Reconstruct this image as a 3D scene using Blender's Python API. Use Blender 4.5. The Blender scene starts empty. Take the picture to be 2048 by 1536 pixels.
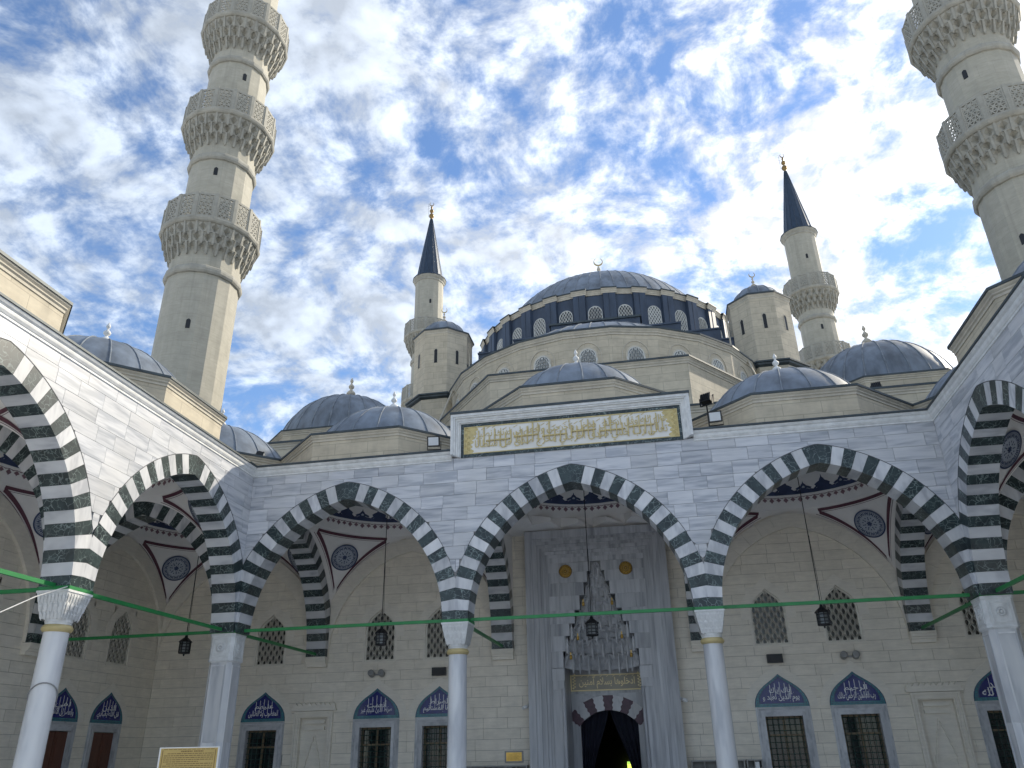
import bpy, math, random
from math import sin, cos, pi, sqrt, atan2, radians, hypot
from mathutils import Vector, Matrix
random.seed(7)
SC = bpy.context.scene
COL = SC.collection

# ------------------------------------------------------------------ camera
CAM = (1.99, -19.006, 1.65)
YAW, PITCH, ROLL, FPX = radians(-10.335), radians(25.186), radians(-1.195), 1573.0
fw = Vector((sin(YAW)*cos(PITCH), cos(YAW)*cos(PITCH), sin(PITCH)))
rt = Vector((cos(YAW), -sin(YAW), 0)); up = rt.cross(fw)
r2 = rt*cos(ROLL)+up*sin(ROLL); u2 = -rt*sin(ROLL)+up*cos(ROLL)
cd = bpy.data.cameras.new('camera'); cam = bpy.data.objects.new('camera', cd); COL.objects.link(cam)
cd.sensor_width = 36; cd.lens = FPX/2048*36; cd.clip_end = 4000; cd.clip_start = .1
cam.matrix_world = Matrix(((r2.x, u2.x, -fw.x, CAM[0]), (r2.y, u2.y, -fw.y, CAM[1]), (r2.z, u2.z, -fw.z, CAM[2]), (0, 0, 0, 1)))
SC.camera = cam

# ------------------------------------------------------------------ sky, sun, exposure
SUN_AZ = radians(43)      # from +X towards +Y
SUN_EL = radians(34.5)
SUN = Vector((cos(SUN_AZ)*cos(SUN_EL), sin(SUN_AZ)*cos(SUN_EL), sin(SUN_EL)))
world = bpy.data.worlds.new('World'); SC.world = world; world.use_nodes = True
wt = world.node_tree; wn = wt.nodes; wl = wt.links; wn.clear()
def WN(t, **k):
    n = wn.new(t)
    for a, b in k.items(): setattr(n, a, b)
    return n
def wmath(op, a, b=None, c=None):
    n = WN('ShaderNodeMath', operation=op)
    for i, v in enumerate((a, b, c)):
        if v is None: continue
        if isinstance(v, (int, float)): n.inputs[i].default_value = v
        else: wl.new(v, n.inputs[i])
    return n.outputs[0]
sky = WN('ShaderNodeTexSky', sky_type='NISHITA'); sky.sun_disc = False
sky.sun_elevation = SUN_EL; sky.sun_rotation = pi/2-SUN_AZ; sky.air_density = 1.0; sky.dust_density = .15; sky.ozone_density = 5.0
tc = WN('ShaderNodeTexCoord')
sep = WN('ShaderNodeSeparateXYZ'); wl.new(tc.outputs['Generated'], sep.inputs[0])
zc = wmath('ADD', wmath('MAXIMUM', sep.outputs[2], 0.0), .34)
comb = WN('ShaderNodeCombineXYZ')
wl.new(wmath('DIVIDE', sep.outputs[0], zc), comb.inputs[0]); wl.new(wmath('DIVIDE', sep.outputs[1], zc), comb.inputs[1])
comb.inputs[2].default_value = 3.7
CL_OFF = (9.2, 5.1, 0)
def cloud(off, det):
    vm = WN('ShaderNodeVectorMath', operation='ADD'); wl.new(comb.outputs[0], vm.inputs[0]); vm.inputs[1].default_value = off
    wp = WN('ShaderNodeTexNoise'); wp.inputs['Scale'].default_value = 5.0; wp.inputs['Detail'].default_value = 1.5
    wl.new(vm.outputs[0], wp.inputs['Vector'])
    wm = WN('ShaderNodeVectorMath', operation='MULTIPLY_ADD'); wl.new(wp.outputs['Color'], wm.inputs[0]); wm.inputs[1].default_value = (.085, .085, .085); wl.new(vm.outputs[0], wm.inputs[2])
    big = WN('ShaderNodeTexNoise'); big.inputs['Scale'].default_value = 3.2; big.inputs['Detail'].default_value = 1.0
    mid = WN('ShaderNodeTexNoise'); mid.inputs['Scale'].default_value = 17.0; mid.inputs['Detail'].default_value = det; mid.inputs['Roughness'].default_value = .64
    for n in (big, mid): wl.new(wm.outputs[0], n.inputs['Vector'])
    return wmath('ADD', wmath('MULTIPLY', big.outputs[0], .46), wmath('MULTIPLY', mid.outputs[0], .60))
c0 = cloud(CL_OFF, 5.5); c1 = cloud((CL_OFF[0]+SUN.x*.05, CL_OFF[1]+SUN.y*.05, 0), 2.0)
dens = WN('ShaderNodeMapRange', interpolation_type='SMOOTHSTEP'); wl.new(c0, dens.inputs[0])
dens.inputs[1].default_value = .39; dens.inputs[2].default_value = .615; dens.inputs[4].default_value = .94
shade = wmath('ADD', .92, wmath('MULTIPLY', wmath('SUBTRACT', c0, c1), 2.4))
thick = WN('ShaderNodeMapRange'); wl.new(c0, thick.inputs[0]); thick.inputs[1].default_value = .56; thick.inputs[2].default_value = .76; thick.inputs[3].default_value = 1.0; thick.inputs[4].default_value = .84
dot = WN('ShaderNodeVectorMath', operation='DOT_PRODUCT'); wl.new(tc.outputs['Generated'], dot.inputs[0]); dot.inputs[1].default_value = SUN
glow = wmath('POWER', wmath('MAXIMUM', dot.outputs['Value'], 0.0), 4.0)
lum = wmath('MULTIPLY', wmath('MULTIPLY', wmath('MINIMUM', wmath('MAXIMUM', shade, .74), 1.25), thick.outputs[0]), wmath('ADD', 4.3, wmath('MULTIPLY', glow, 4.6)))
tint = WN('ShaderNodeMix', data_type='RGBA'); wl.new(wmath('MINIMUM', wmath('MULTIPLY', glow, 1.6), 1.0), tint.inputs['Factor'])
tint.inputs[6].default_value = (.83, .94, 1.10, 1); tint.inputs[7].default_value = (.98, .99, 1.0, 1)
ccol = WN('ShaderNodeVectorMath', operation='SCALE'); wl.new(tint.outputs[2], ccol.inputs[0]); wl.new(lum, ccol.inputs['Scale'])
mix = WN('ShaderNodeMix', data_type='RGBA'); wl.new(dens.outputs[0], mix.inputs['Factor']); wl.new(sky.outputs[0], mix.inputs['A']); wl.new(ccol.outputs[0], mix.inputs['B'])
bg = WN('ShaderNodeBackground'); bg.inputs[1].default_value = .050; wl.new(mix.outputs['Result'], bg.inputs[0])
world.cycles.sampling_method = 'MANUAL'; world.cycles.sample_map_resolution = 256
wo = WN('ShaderNodeOutputWorld'); wl.new(bg.outputs[0], wo.inputs[0])
sl = bpy.data.lights.new('sun', 'SUN'); sl.energy = 1.15; sl.angle = radians(1.0); sl.color = (1, .90, .73)
so = bpy.data.objects.new('sun', sl); COL.objects.link(so); so.rotation_euler = (-SUN).to_track_quat('-Z', 'Y').to_euler(); so.location = (30, 30, 60)
SC.cycles.max_bounces = 7; SC.cycles.diffuse_bounces = 6; SC.cycles.glossy_bounces = 2; SC.cycles.transmission_bounces = 2; SC.cycles.transparent_max_bounces = 4; SC.cycles.caustics_reflective = False; SC.cycles.caustics_refractive = False
VS = SC.view_settings; VS.view_transform = 'Standard'; VS.look = 'None'; VS.gamma = 1; VS.exposure = 2.08

# ------------------------------------------------------------------ materials
def newmat(name):
    m = bpy.data.materials.new(name); m.use_nodes = True
    nt = m.node_tree; b = nt.nodes['Principled BSDF']; return m, nt, b
class G:
    def __init__(s, nt): s.nt = nt
    def n(s, t, ins=None, **k):
        nd = s.nt.nodes.new(t)
        for a, b in k.items(): setattr(nd, a, b)
        for a, b in (ins or {}).items():
            if hasattr(b, 'is_linked') or hasattr(b, 'node'): s.nt.links.new(b, nd.inputs[a])
            else: nd.inputs[a].default_value = b
        return nd
    def m(s, op, a, b=0.0): return s.n('ShaderNodeMath', {0: a, 1: b}, operation=op).outputs[0]
    def ramp(s, f, stops):
        r = s.n('ShaderNodeValToRGB', {0: f}); e = r.color_ramp.elements
        while len(e) < len(stops): e.new(.5)
        for el, (p, c) in zip(e, stops): el.position = p; el.color = (*c, 1)
        return r.outputs[0]
    def mix(s, f, a, b, bt='MIX'):
        nd = s.nt.nodes.new('ShaderNodeMix'); nd.data_type = 'RGBA'; nd.blend_type = bt
        for k, v in (('Factor', f), ('A', a), ('B', b)):
            i = nd.inputs[k] if k == 'Factor' else [q for q in nd.inputs if q.name == k and q.type == 'RGBA'][0]
            if hasattr(v, 'node'): s.nt.links.new(v, i)
            else: i.default_value = v if isinstance(v, (int, float)) else (*v, 1)
        return [q for q in nd.outputs if q.type == 'RGBA'][0]
    def rnd(s):
        gi = s.n('ShaderNodeNewGeometry').outputs['Random Per Island']; oi = s.n('ShaderNodeObjectInfo').outputs['Random']
        return s.m('FRACT', s.m('ADD', s.m('MULTIPLY', gi, 7.31), s.m('MULTIPLY', oi, 3.77)))
    def coords(s, kind='Object', scale=(1, 1, 1), rnd=None, k=60.0, rot=None):
        c = s.n('ShaderNodeTexCoord').outputs[kind]
        mp = s.n('ShaderNodeMapping', {'Vector': c, 'Scale': scale})
        if rot: mp.inputs['Rotation'].default_value = rot
        v = mp.outputs[0]
        if rnd is not None:
            q = s.n('ShaderNodeCombineXYZ', {0: s.m('MULTIPLY', rnd, k), 1: s.m('MULTIPLY', rnd, k*.7), 2: s.m('MULTIPLY', rnd, k*.31)}).outputs[0]
            v = s.n('ShaderNodeVectorMath', {0: v, 1: q}, operation='ADD').outputs[0]
        return v
    def noise(s, v, sc, det=4, rough=.55, dist=0): return s.n('ShaderNodeTexNoise', {'Vector': v, 'Scale': sc, 'Detail': det, 'Roughness': rough, 'Distortion': dist}).outputs[0]
    def bump(s, h, st, d, b):
        o = s.n('ShaderNodeBump', {'Height': h, 'Strength': st, 'Distance': d}).outputs[0]; s.nt.links.new(o, b.inputs['Normal'])
def streak_marble(name, base, dark, scl, rough=.35, ramp=(.40, .62), rot=None, var=.22, weather=.35):
    m, nt, b = newmat(name); g = G(nt); r = g.rnd()
    v = g.coords('Object', scl, r, rot=rot)
    n1 = g.noise(v, 1.0, 3, .62, .35)
    n2 = g.noise(v, 2.7, 2, .6, 0)
    f = g.m('ADD', g.m('MULTIPLY', n1, .65), g.m('MULTIPLY', n2, .35))
    c = g.ramp(f, [(ramp[0], dark), (.5, tuple(.5*(x+y)+.04 for x, y in zip(base, dark))), (ramp[1], base)])
    tone = g.m('ADD', 1-var, g.m('MULTIPLY', r, var*1.3))
    c = g.mix(1.0, c, g.n('ShaderNodeCombineColor', {0: tone, 1: tone, 2: tone}).outputs[0], 'MULTIPLY')
    w = g.noise(g.coords('Object', (.5, .5, .35)), 1.3, 2, .6)
    c = g.mix(g.m('MULTIPLY', g.ramp(w, [(.48, (0, 0, 0)), (.75, (1, 1, 1))]), weather), c, tuple(x*.8 for x in (base[0], base[1]*.97, base[2]*.88)))
    nt.links.new(c, b.inputs['Base Color']); b.inputs['Roughness'].default_value = rough
    return m
def plain(name, col, rough=.5, metal=0, var=.12, scale=3.0, bump=.1, spec=.5, streak=(1, 1, 1)):
    m, nt, b = newmat(name); g = G(nt); r = g.rnd()
    v = g.coords('Object', streak, r)
    n = g.noise(v, scale, 3, .6)
    c = g.ramp(n, [(.3, tuple(x*(1-var) for x in col)), (.7, tuple(min(1, x*(1+var)) for x in col))])
    nt.links.new(c, b.inputs['Base Color']); b.inputs['Roughness'].default_value = rough; b.inputs['Metallic'].default_value = metal
    b.inputs['Specular IOR Level'].default_value = spec
    if bump > .2: g.bump(g.noise(v, scale*5, 2), bump, .01, b)
    return m
def stone(name, col, warm, bw=.9, bh=.3, joint=.7, rough=.7, msize=.006, var=.12, stain=.3, uv=True):
    """ashlar too far away to pick apart: faint joints, tone per stone, weathering runs"""
    m, nt, b = newmat(name); g = G(nt)
    if uv:
        v = g.n('ShaderNodeUVMap').outputs[0]
        br = g.n('ShaderNodeTexBrick', {'Vector': v, 'Color1': (0, 0, 0, 1), 'Color2': (1, 1, 1, 1), 'Mortar': (.5, .5, .5, 1), 'Scale': 1.0, 'Mortar Size': msize, 'Mortar Smooth': .3, 'Bias': 0.0, 'Brick Width': bw, 'Row Height': bh})
        tone = g.m('ADD', 0.0, br.outputs['Color']); jf = br.outputs['Fac']
    else: tone = g.rnd(); jf = None
    o = g.coords('Object', (1, 1, 1))
    n = g.noise(o, 2.2, 3, .62); fine = g.noise(g.coords('Object', (1, 1, 6)), 2.5, 3, .65)
    c = g.mix(g.m('MULTIPLY', tone, .95), col, warm)
    c = g.mix(g.ramp(n, [(.35, (0, 0, 0)), (.7, (1, 1, 1))]), tuple(1-var for _ in col), (1, 1, 1)) if False else g.mix(1.0, c, g.ramp(n, [(.3, (1-var,)*3), (.7, (1+var*.4,)*3)]), 'MULTIPLY')
    c = g.mix(1.0, c, g.ramp(fine, [(.35, (.93, .93, .93)), (.65, (1.04, 1.04, 1.04))]), 'MULTIPLY')
    runs = g.noise(g.coords('Object', (2.2, 2.2, .12)), 1.6, 3, .65)
    c = g.mix(g.m('MULTIPLY', g.ramp(runs, [(.52, (0, 0, 0)), (.78, (1, 1, 1))]), stain), c, tuple(x*.55 for x in (col[0]*.95, col[1]*.97, col[2])))
    if jf is not None: c = g.mix(g.m('MULTIPLY', jf, joint), c, tuple(x*.5 for x in col))
    nt.links.new(c, b.inputs['Base Color']); b.inputs['Roughness'].default_value = rough
    return m
M = {}
M['marble'] = streak_marble('white_streaked_marble', (.64, .645, .66), (.37, .39, .428), (.50, .50, 4.8), .38, rot=(0, radians(4), 0), var=.16)
M['marble_v'] = streak_marble('white_marble_arch_stone', (.68, .685, .69), (.42, .43, .455), (2.4, .6, .8), .36)
M['marble_shaft'] = streak_marble('column_marble', (.75, .745, .73), (.50, .51, .53), (1.6, 1.6, .35), .25, rot=(radians(14), 0, 0), weather=.1)
M['portal'] = streak_marble('grey_portal_marble', (.55, .56, .58), (.28, .29, .315), (4.2, 4.2, .35), .35, ramp=(.36, .64), weather=.3, var=.12)
M['hood'] = plain('carved_grey_marble', (.52, .53, .545), .5, var=.18, scale=5)
M['carved'] = plain('carved_white_marble', (.66, .665, .65), .5, var=.14, scale=5)
def green_marble():
    m, nt, b = newmat('dark_green_marble'); g = G(nt); r = g.rnd(); v = g.coords('Object', (1, 1, 1), r)
    n = g.noise(v, 3.5, 2, .6); c = g.ramp(n, [(.3, (.010, .018, .021)), (.7, (.032, .052, .052))])
    wv = g.n('ShaderNodeTexNoise', {'Vector': v, 'Scale': 3.0, 'Detail': 3.0}).outputs['Color']
    vv = g.n('ShaderNodeVectorMath', {0: wv, 1: (.55, .55, .55), 2: v}, operation='MULTIPLY_ADD').outputs[0]
    vo = g.n('ShaderNodeTexVoronoi', {'Vector': vv, 'Scale': 6.5}, feature='DISTANCE_TO_EDGE').outputs['Distance']
    vein = g.ramp(vo, [(0.0, (1, 1, 1)), (.02, (.5, .5, .5)), (.06, (0, 0, 0))])
    c = g.mix(g.m('MULTIPLY', vein, g.m('MULTIPLY', g.ramp(g.noise(v, 2.4, 2), [(.32, (0, 0, 0)), (.60, (1, 1, 1))]), .75)), c, (.34, .42, .40))
    nt.links.new(c, b.inputs['Base Color']); b.inputs['Roughness'].default_value = .3; return m
M['green'] = green_marble()
M['limestone'] = stone('pale_limestone_block', (.78, .725, .615), (.84, .78, .665), uv=False, var=.10, stain=.10)
M['limeflat'] = stone('pale_limestone', (.80, .75, .65), (.80, .75, .65), uv=False, var=.08, stain=.12)
M['ashlar'] = stone('warm_limestone_ashlar', (.52, .46, .345), (.60, .53, .40), .95, .33, .55, msize=.010, var=.15, stain=.28)
M['ashtrim'] = stone('limestone_cornice', (.57, .52, .42), (.57, .52, .42), uv=False, stain=.35, var=.2)
M['minaret'] = stone('minaret_stone', (.40, .378, .305), (.425, .40, .325), 1.4, .62, .25, msize=.009, var=.12, stain=.40)
M['minstone'] = stone('minaret_carved_stone', (.37, .355, .30), (.37, .355, .30), uv=False, stain=.5, var=.22)
M['lead'] = plain('lead_sheet', (.145, .175, .215), .58, .0, var=.42, scale=1.1, bump=.35, streak=(1.6, 1.6, .5))
M['leaddark'] = plain('dark_lead_cladding', (.042, .062, .098), .5, .0, var=.3, scale=1.8, bump=.3, streak=(1, 1, .4))
M['leadrib'] = plain('lead_seam', (.20, .225, .255), .80, .0, var=.3, spec=.2)
M['capping'] = plain('dark_lead_capping', (.05, .065, .072), .5, .2, var=.3)
M['cone'] = plain('spire_lead', (.025, .045, .075), .38, .25, var=.3, streak=(3, 3, .4))
M['plaster'] = plain('white_plaster', (.84, .815, .78), .8, var=.05, scale=1.5, bump=.08)
M['bead'] = plain('dark_joint_bead', (.10, .105, .11), .8, var=.2)
M['mortar'] = plain('joint_mortar', (.30, .30, .295), .9, var=.1)
M['mortarw'] = plain('lime_joint_mortar', (.30, .285, .25), .9, var=.1)
M['maroon'] = plain('maroon_paint', (.11, .040, .058), .65, var=.1)
M['maroonp'] = plain('maroon_stencil', (.26, .16, .18), .65, var=.1)
M['bluep'] = plain('dark_blue_paint', (.042, .062, .135), .55, var=.2)
M['bluel'] = plain('pale_blue_paint', (.42, .46, .52), .6, var=.12)
M['tile'] = plain('cobalt_tile', (.010, .016, .15), .16, var=.25, scale=8, bump=.03)
M['turq'] = plain('turquoise_tile', (.045, .19, .23), .2, var=.3, scale=22, bump=.03)
M['white'] = plain('white_glaze', (.75, .76, .76), .35, var=.05)
M['gold'] = plain('gold_leaf', (.60, .38, .10), .30, .8, var=.15, scale=9)
M['oldgold'] = plain('tarnished_gold', (.26, .165, .06), .4, .6, var=.25, scale=6)
M['goldflat'] = plain('gilded_letter', (.56, .455, .21), .45, .2, var=.15, scale=9)
M['goldl'] = plain('bright_gold_lettering', (.85, .72, .40), .45, .1, var=.1)
M['goldpaint'] = plain('yellow_gold_collar', (.52, .42, .20), .5, .1, var=.1)
M['ivory'] = plain('ivory_marble', (.74, .725, .68), .45, var=.06)
M['panelgrey'] = plain('grey_gold_panel', (.36, .33, .26), .45, var=.1)
M['greenp'] = plain('green_paint', (.018, .205, .055), .42, var=.12)
M['iron'] = plain('dark_green_iron', (.012, .055, .045), .5, .2, var=.2)
M['bronze'] = plain('bronze_joinery', (.17, .125, .07), .5, var=.25)
M['black'] = plain('black_metal', (.018, .019, .021), .45, .3, var=.2)
M['grey'] = plain('grey_metal', (.30, .30, .29), .5, .2)
M['shutter'] = plain('brown_shutter', (.115, .042, .026), .55, var=.2, streak=(6, 6, .6))
M['purple'] = plain('porphyry', (.065, .022, .042), .4, var=.3, scale=9)
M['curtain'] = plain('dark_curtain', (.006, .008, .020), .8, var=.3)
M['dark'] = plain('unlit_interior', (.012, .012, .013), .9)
M['board'] = plain('yellow_board', (.52, .36, .11), .45, var=.06)
M['ink'] = plain('brown_ink', (.20, .12, .035), .7, var=.1)
M['cable'] = plain('white_cable', (.6, .6, .58), .6)
M['paving'] = streak_marble('courtyard_paving', (.80, .80, .79), (.66, .66, .67), (1.2, 1.2, 1.2), .4)
M['earth'] = plain('plaza_paving', (.58, .57, .55), .7)
def glassmat(name, col, rough=.06):
    m, nt, b = newmat(name); g = G(nt); n = g.noise(g.coords('Object', (1, 1, 1)), 1.2, 3)
    nt.links.new(g.ramp(n, [(.35, tuple(x*.5 for x in col)), (.65, tuple(x*1.5 for x in col))]), b.inputs['Base Color'])
    b.inputs['Roughness'].default_value = rough; b.inputs['Specular IOR Level'].default_value = .5
    g.bump(g.noise(g.coords('Object', (1, 1, 1)), 2.0, 2), .04, .02, b); return m
M['glassu'] = glassmat('reflection_toned_glass', (.075, .072, .062), .2)  # pale grey-brown base colour stands in for reflections on the upper panes
M['glass'] = glassmat('dark_window_glass', (.010, .020, .020))
M['glassg'] = glassmat('grey_window_glass', (.19, .205, .205), .2)
M['lamp'] = plain('floodlight_lens', (.55, .58, .60), .12, var=.1)
def litpane():
    m, nt, b = newmat('lit_stained_glass'); g = G(nt)
    b.inputs['Base Color'].default_value = (.1, .1, .02, 1); b.inputs['Emission Strength'].default_value = .7
    nt.links.new(g.ramp(g.n('ShaderNodeTexVoronoi', {'Vector': g.coords('Object'), 'Scale': 9.0}).outputs['Color'], [(.2, (.12, .3, .05)), (.6, (.7, .75, .1))]), b.inputs['Emission Color']); return m
M['lit'] = litpane()

# ------------------------------------------------------------------ mesh helpers
class MB:
    def __init__(s): s.v = []; s.f = []; s.sm = []; s.uv = {}
    def add(s, vs, fs, smooth=False):
        o = len(s.v); s.v += [tuple(p) for p in vs]; s.f += [tuple(i+o for i in f) for f in fs]; s.sm += [smooth]*len(fs); return s
    def box(s, a, b):
        x0, y0, z0 = a; x1, y1, z1 = b
        return s.add([(x0, y0, z0), (x1, y0, z0), (x1, y1, z0), (x0, y1, z0), (x0, y0, z1), (x1, y0, z1), (x1, y1, z1), (x0, y1, z1)],
                     [(0, 3, 2, 1), (4, 5, 6, 7), (0, 1, 5, 4), (1, 2, 6, 5), (2, 3, 7, 6), (3, 0, 4, 7)])
    def prism(s, poly, n0, n1, back=False):
        """poly of (u,z), counter-clockwise seen from the front; front at depth n1 (towards the viewer = -Y)"""
        k = len(poly)
        vs = [(u, -n1, z) for u, z in poly]+[(u, -n0, z) for u, z in poly]
        fs = [tuple(range(k))]+[(i, i+k, (i+1) % k+k, (i+1) % k) for i in range(k)]
        if back: fs.append(tuple(reversed(range(k, 2*k))))
        return s.add(vs, fs)
    def band(s, inner, outer, n0, n1):
        """open strip between two polylines of equal length, with depth"""
        k = len(inner)
        vs = [(u, -n1, z) for u, z in inner]+[(u, -n1, z) for u, z in outer]+[(u, -n0, z) for u, z in inner]+[(u, -n0, z) for u, z in outer]
        fs = []
        for i in range(k-1):
            fs += [(i, i+1, k+i+1, k+i), (i, 2*k+i, 2*k+i+1, i+1), (k+i, k+i+1, 3*k+i+1, 3*k+i)]
        fs += [(0, k, 3*k, 2*k), (k-1, 3*k-1, 4*k-1, 2*k-1)]
        return s.add(vs, fs)
    def lathe(s, prof, n, c=(0, 0, 0), a0=0.0, a1=2*pi, smooth=False, cap=True):
        full = abs(a1-a0-2*pi) < 1e-6; cols = n if full else n+1; k = len(prof)
        vs = [(c[0]+r*cos(a0+(a1-a0)*i/n), c[1]+r*sin(a0+(a1-a0)*i/n), c[2]+z) for i in range(cols) for r, z in prof]
        fs = []
        for i in range(n):
            j = (i+1) % cols
            for q in range(k-1):
                f = [i*k+q, j*k+q, j*k+q+1, i*k+q+1]
                if prof[q][0] < 1e-6: f = [i*k+q, j*k+q+1, i*k+q+1]
                elif prof[q+1][0] < 1e-6: f = [i*k+q, j*k+q, i*k+q+1]
                fs.append(tuple(f))
        return s.add(vs, fs, smooth)
    def tube(s, pts, r, n=6, smooth=True):
        pts = [Vector(p) for p in pts]; vs = []; fs = []
        for i, p in enumerate(pts):
            d = (pts[min(i+1, len(pts)-1)]-pts[max(i-1, 0)]).normalized()
            a = d.orthogonal().normalized() if abs(d.z) > .95 else d.cross(Vector((0, 0, 1))).normalized(); b = d.cross(a)
            rr = r[i] if isinstance(r, (list, tuple)) else r
            vs += [p+a*cos(2*pi*j/n)*rr+b*sin(2*pi*j/n)*rr for j in range(n)]
        for i in range(len(pts)-1):
            for j in range(n): fs.append((i*n+j, i*n+(j+1) % n, (i+1)*n+(j+1) % n, (i+1)*n+j))
        fs += [tuple(range(n)), tuple(reversed(range((len(pts)-1)*n, len(pts)*n)))]
        return s.add(vs, fs, smooth)
    def bar(s, p, q, w, h):
        p, q = Vector(p), Vector(q); d = (q-p).normalized(); a = d.cross(Vector((0, 0, 1)))
        a = a.normalized() if a.length > 1e-4 else Vector((1, 0, 0)); b = a.cross(d)
        vs = [e+a*sx*w/2+b*sz*h/2 for e in (p, q) for sx, sz in ((-1, -1), (1, -1), (1, 1), (-1, 1))]
        return s.add(vs, [(0, 1, 2, 3), (7, 6, 5, 4), (0, 4, 5, 1), (1, 5, 6, 2), (2, 6, 7, 3), (3, 7, 4, 0)])
    def mesh(s, name, mat):
        me = bpy.data.meshes.new(name); me.from_pydata(s.v, [], s.f); me.materials.append(mat)
        me.polygons.foreach_set('use_smooth', s.sm)
        uv = me.uv_layers.new(name='UVMap').data
        for p in me.polygons:
            n = p.normal; t = Vector((-n.y, n.x, 0)); flat = t.length < .3
            if not flat: t.normalize()
            for li in p.loop_indices:
                co = me.vertices[me.loops[li].vertex_index].co
                uv[li].uv = (co.x, co.y) if flat else (co.dot(t)+40, co.z)
        me.validate(); me.update(); return me
    def build(s, name, mat, parent=None, loc=(0, 0, 0), rz=0.0, **props):
        return inst(name, s.mesh(name, M[mat]), parent, loc, rz, **props)
def inst(name, me, parent=None, loc=(0, 0, 0), rz=0.0, **props):
    o = bpy.data.objects.new(name, me); COL.objects.link(o)
    if parent: o.parent = parent
    o.location = loc; o.rotation_euler = (0, 0, rz)
    for k, v in props.items(): o[k] = v
    return o
def thing(name, label, cat, loc=(0, 0, 0), rz=0.0, group=None, me=None):
    o = inst(name, me, None, loc, rz, label=label, category=cat)
    if group: o['group'] = group
    return o
def clip(poly, f):
    out = []
    for i, p in enumerate(poly):
        q = poly[(i+1) % len(poly)]; a, b = f(p), f(q)
        if a >= 0: out.append(p)
        if (a >= 0) != (b >= 0):
            t = a/(a-b); out.append((p[0]+(q[0]-p[0])*t, p[1]+(q[1]-p[1])*t))
    return out
def sweep(mb, prof, p0, p1, miter0=0.0, miter1=0.0):
    """profile of (projection,z) run along local X from p0 to p1; the ends move with the projection (mitres)"""
    k = len(prof)
    vs = [(p0+miter0*d, -d, z) for d, z in prof]+[(p1+miter1*d, -d, z) for d, z in prof]
    fs = [(i, i+1, k+i+1, k+i) for i in range(k-1)]
    fs += [tuple(reversed(range(k))), tuple(range(k, 2*k))]
    return mb.add(vs, fs)

# ------------------------------------------------------------------ measured dimensions (metres)
ZS, RISE, RING, WALL, W = 4.57, 3.28, .46, .65, 8.75
AH = 2.68                       # half span of courtyard arches
ZC = 8.96                       # top of the cornice
IW = 6.0                        # face of the prayer hall wall
OW = 14.85                      # face of the outer arcade walls
BX = 12.08                      # centre line of the side arcades
BY = 3.33                       # centre line of the front arcade
def arch_geo(a, h): R = (h*h+a*a)/(2*a); return R, R-a
def arch_pts(a, h, off, t):
    """left half point at parameter t 0..1 spring to apex on the curve offset by off"""
    R, c = arch_geo(a, h); A0 = pi; A1 = pi-math.acos(c/(R)) if off == 0 else pi-math.acos(c/(R+off))
    g = A0+(A1-A0)*t; return (c+(R+off)*cos(g), ZS+(R+off)*sin(g))
def ext_h(du, a, h, t):
    """height of the extrados above the springing at du from the arch centre, -1 outside"""
    R, c = arch_geo(a, h); x = abs(du)+c; q = (R+t)**2-x*x
    return sqrt(q) if q > 0 else -1.0
def voussoirs(a, h, t, n, cl, cr, base=0.0):
    """list of (polygon, dark?) from the left springing over the apex to the right"""
    R, c = arch_geo(a, h); g1 = math.acos(c/R); ge = math.acos(c/(R+t)); per = g1/(n+1.0); out = []
    def pt(g, r, side): x = c-r*cos(g); return (x*side, ZS+r*sin(g))
    gap = .0022/R
    for side in (1, -1):
        for i in range(n):
            g0, g2 = i*per+gap, (i+1)*per-gap; gm = (g0+g2)/2
            poly = [pt(g0, R, side), pt(gm, R, side), pt(g2, R, side), pt(g2, R+t, side), pt(gm, R+t, side), pt(g0, R+t, side)]
            if side == 1: poly.reverse()
            out.append((poly, i % 2 == 0))
    ga = n*per+gap
    poly = [pt(ga, R, 1), pt(g1, R, 1), pt(ga, R, -1), pt(ga, R+t, -1), pt(ge, R+t, 1), pt(ga, R+t, 1)]
    out.append((poly, n % 2 == 0))
    res = []
    for poly, d in out:
        ar = sum(p[0]*q[1]-q[0]*p[1] for p, q in zip(poly, poly[1:]+poly[:1]))
        if ar < 0: poly = poly[::-1]
        poly = clip(poly, lambda p: p[0]+cl); poly = clip(poly, lambda p: cr-p[0]) if poly else poly
        if len(poly) > 2: res.append((poly, d))
    return res
_vc = {}
def arch(parent, loc, rz, a, h, n=16, cl=3.0, cr=3.0, depth=WALL, t=RING, mats=('green', 'marble_v'), name='voussoir'):
    key = (a, h, n, cl, cr, depth, t, mats)
    if key not in _vc:
        _vc[key] = [MB().prism(p, -depth, 0.0, True).mesh('voussoir', M[mats[0 if d else 1]]) for p, d in voussoirs(a, h, t, n, cl, cr)]
    for me in _vc[key]: inst(name, me, parent, loc, rz)

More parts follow.
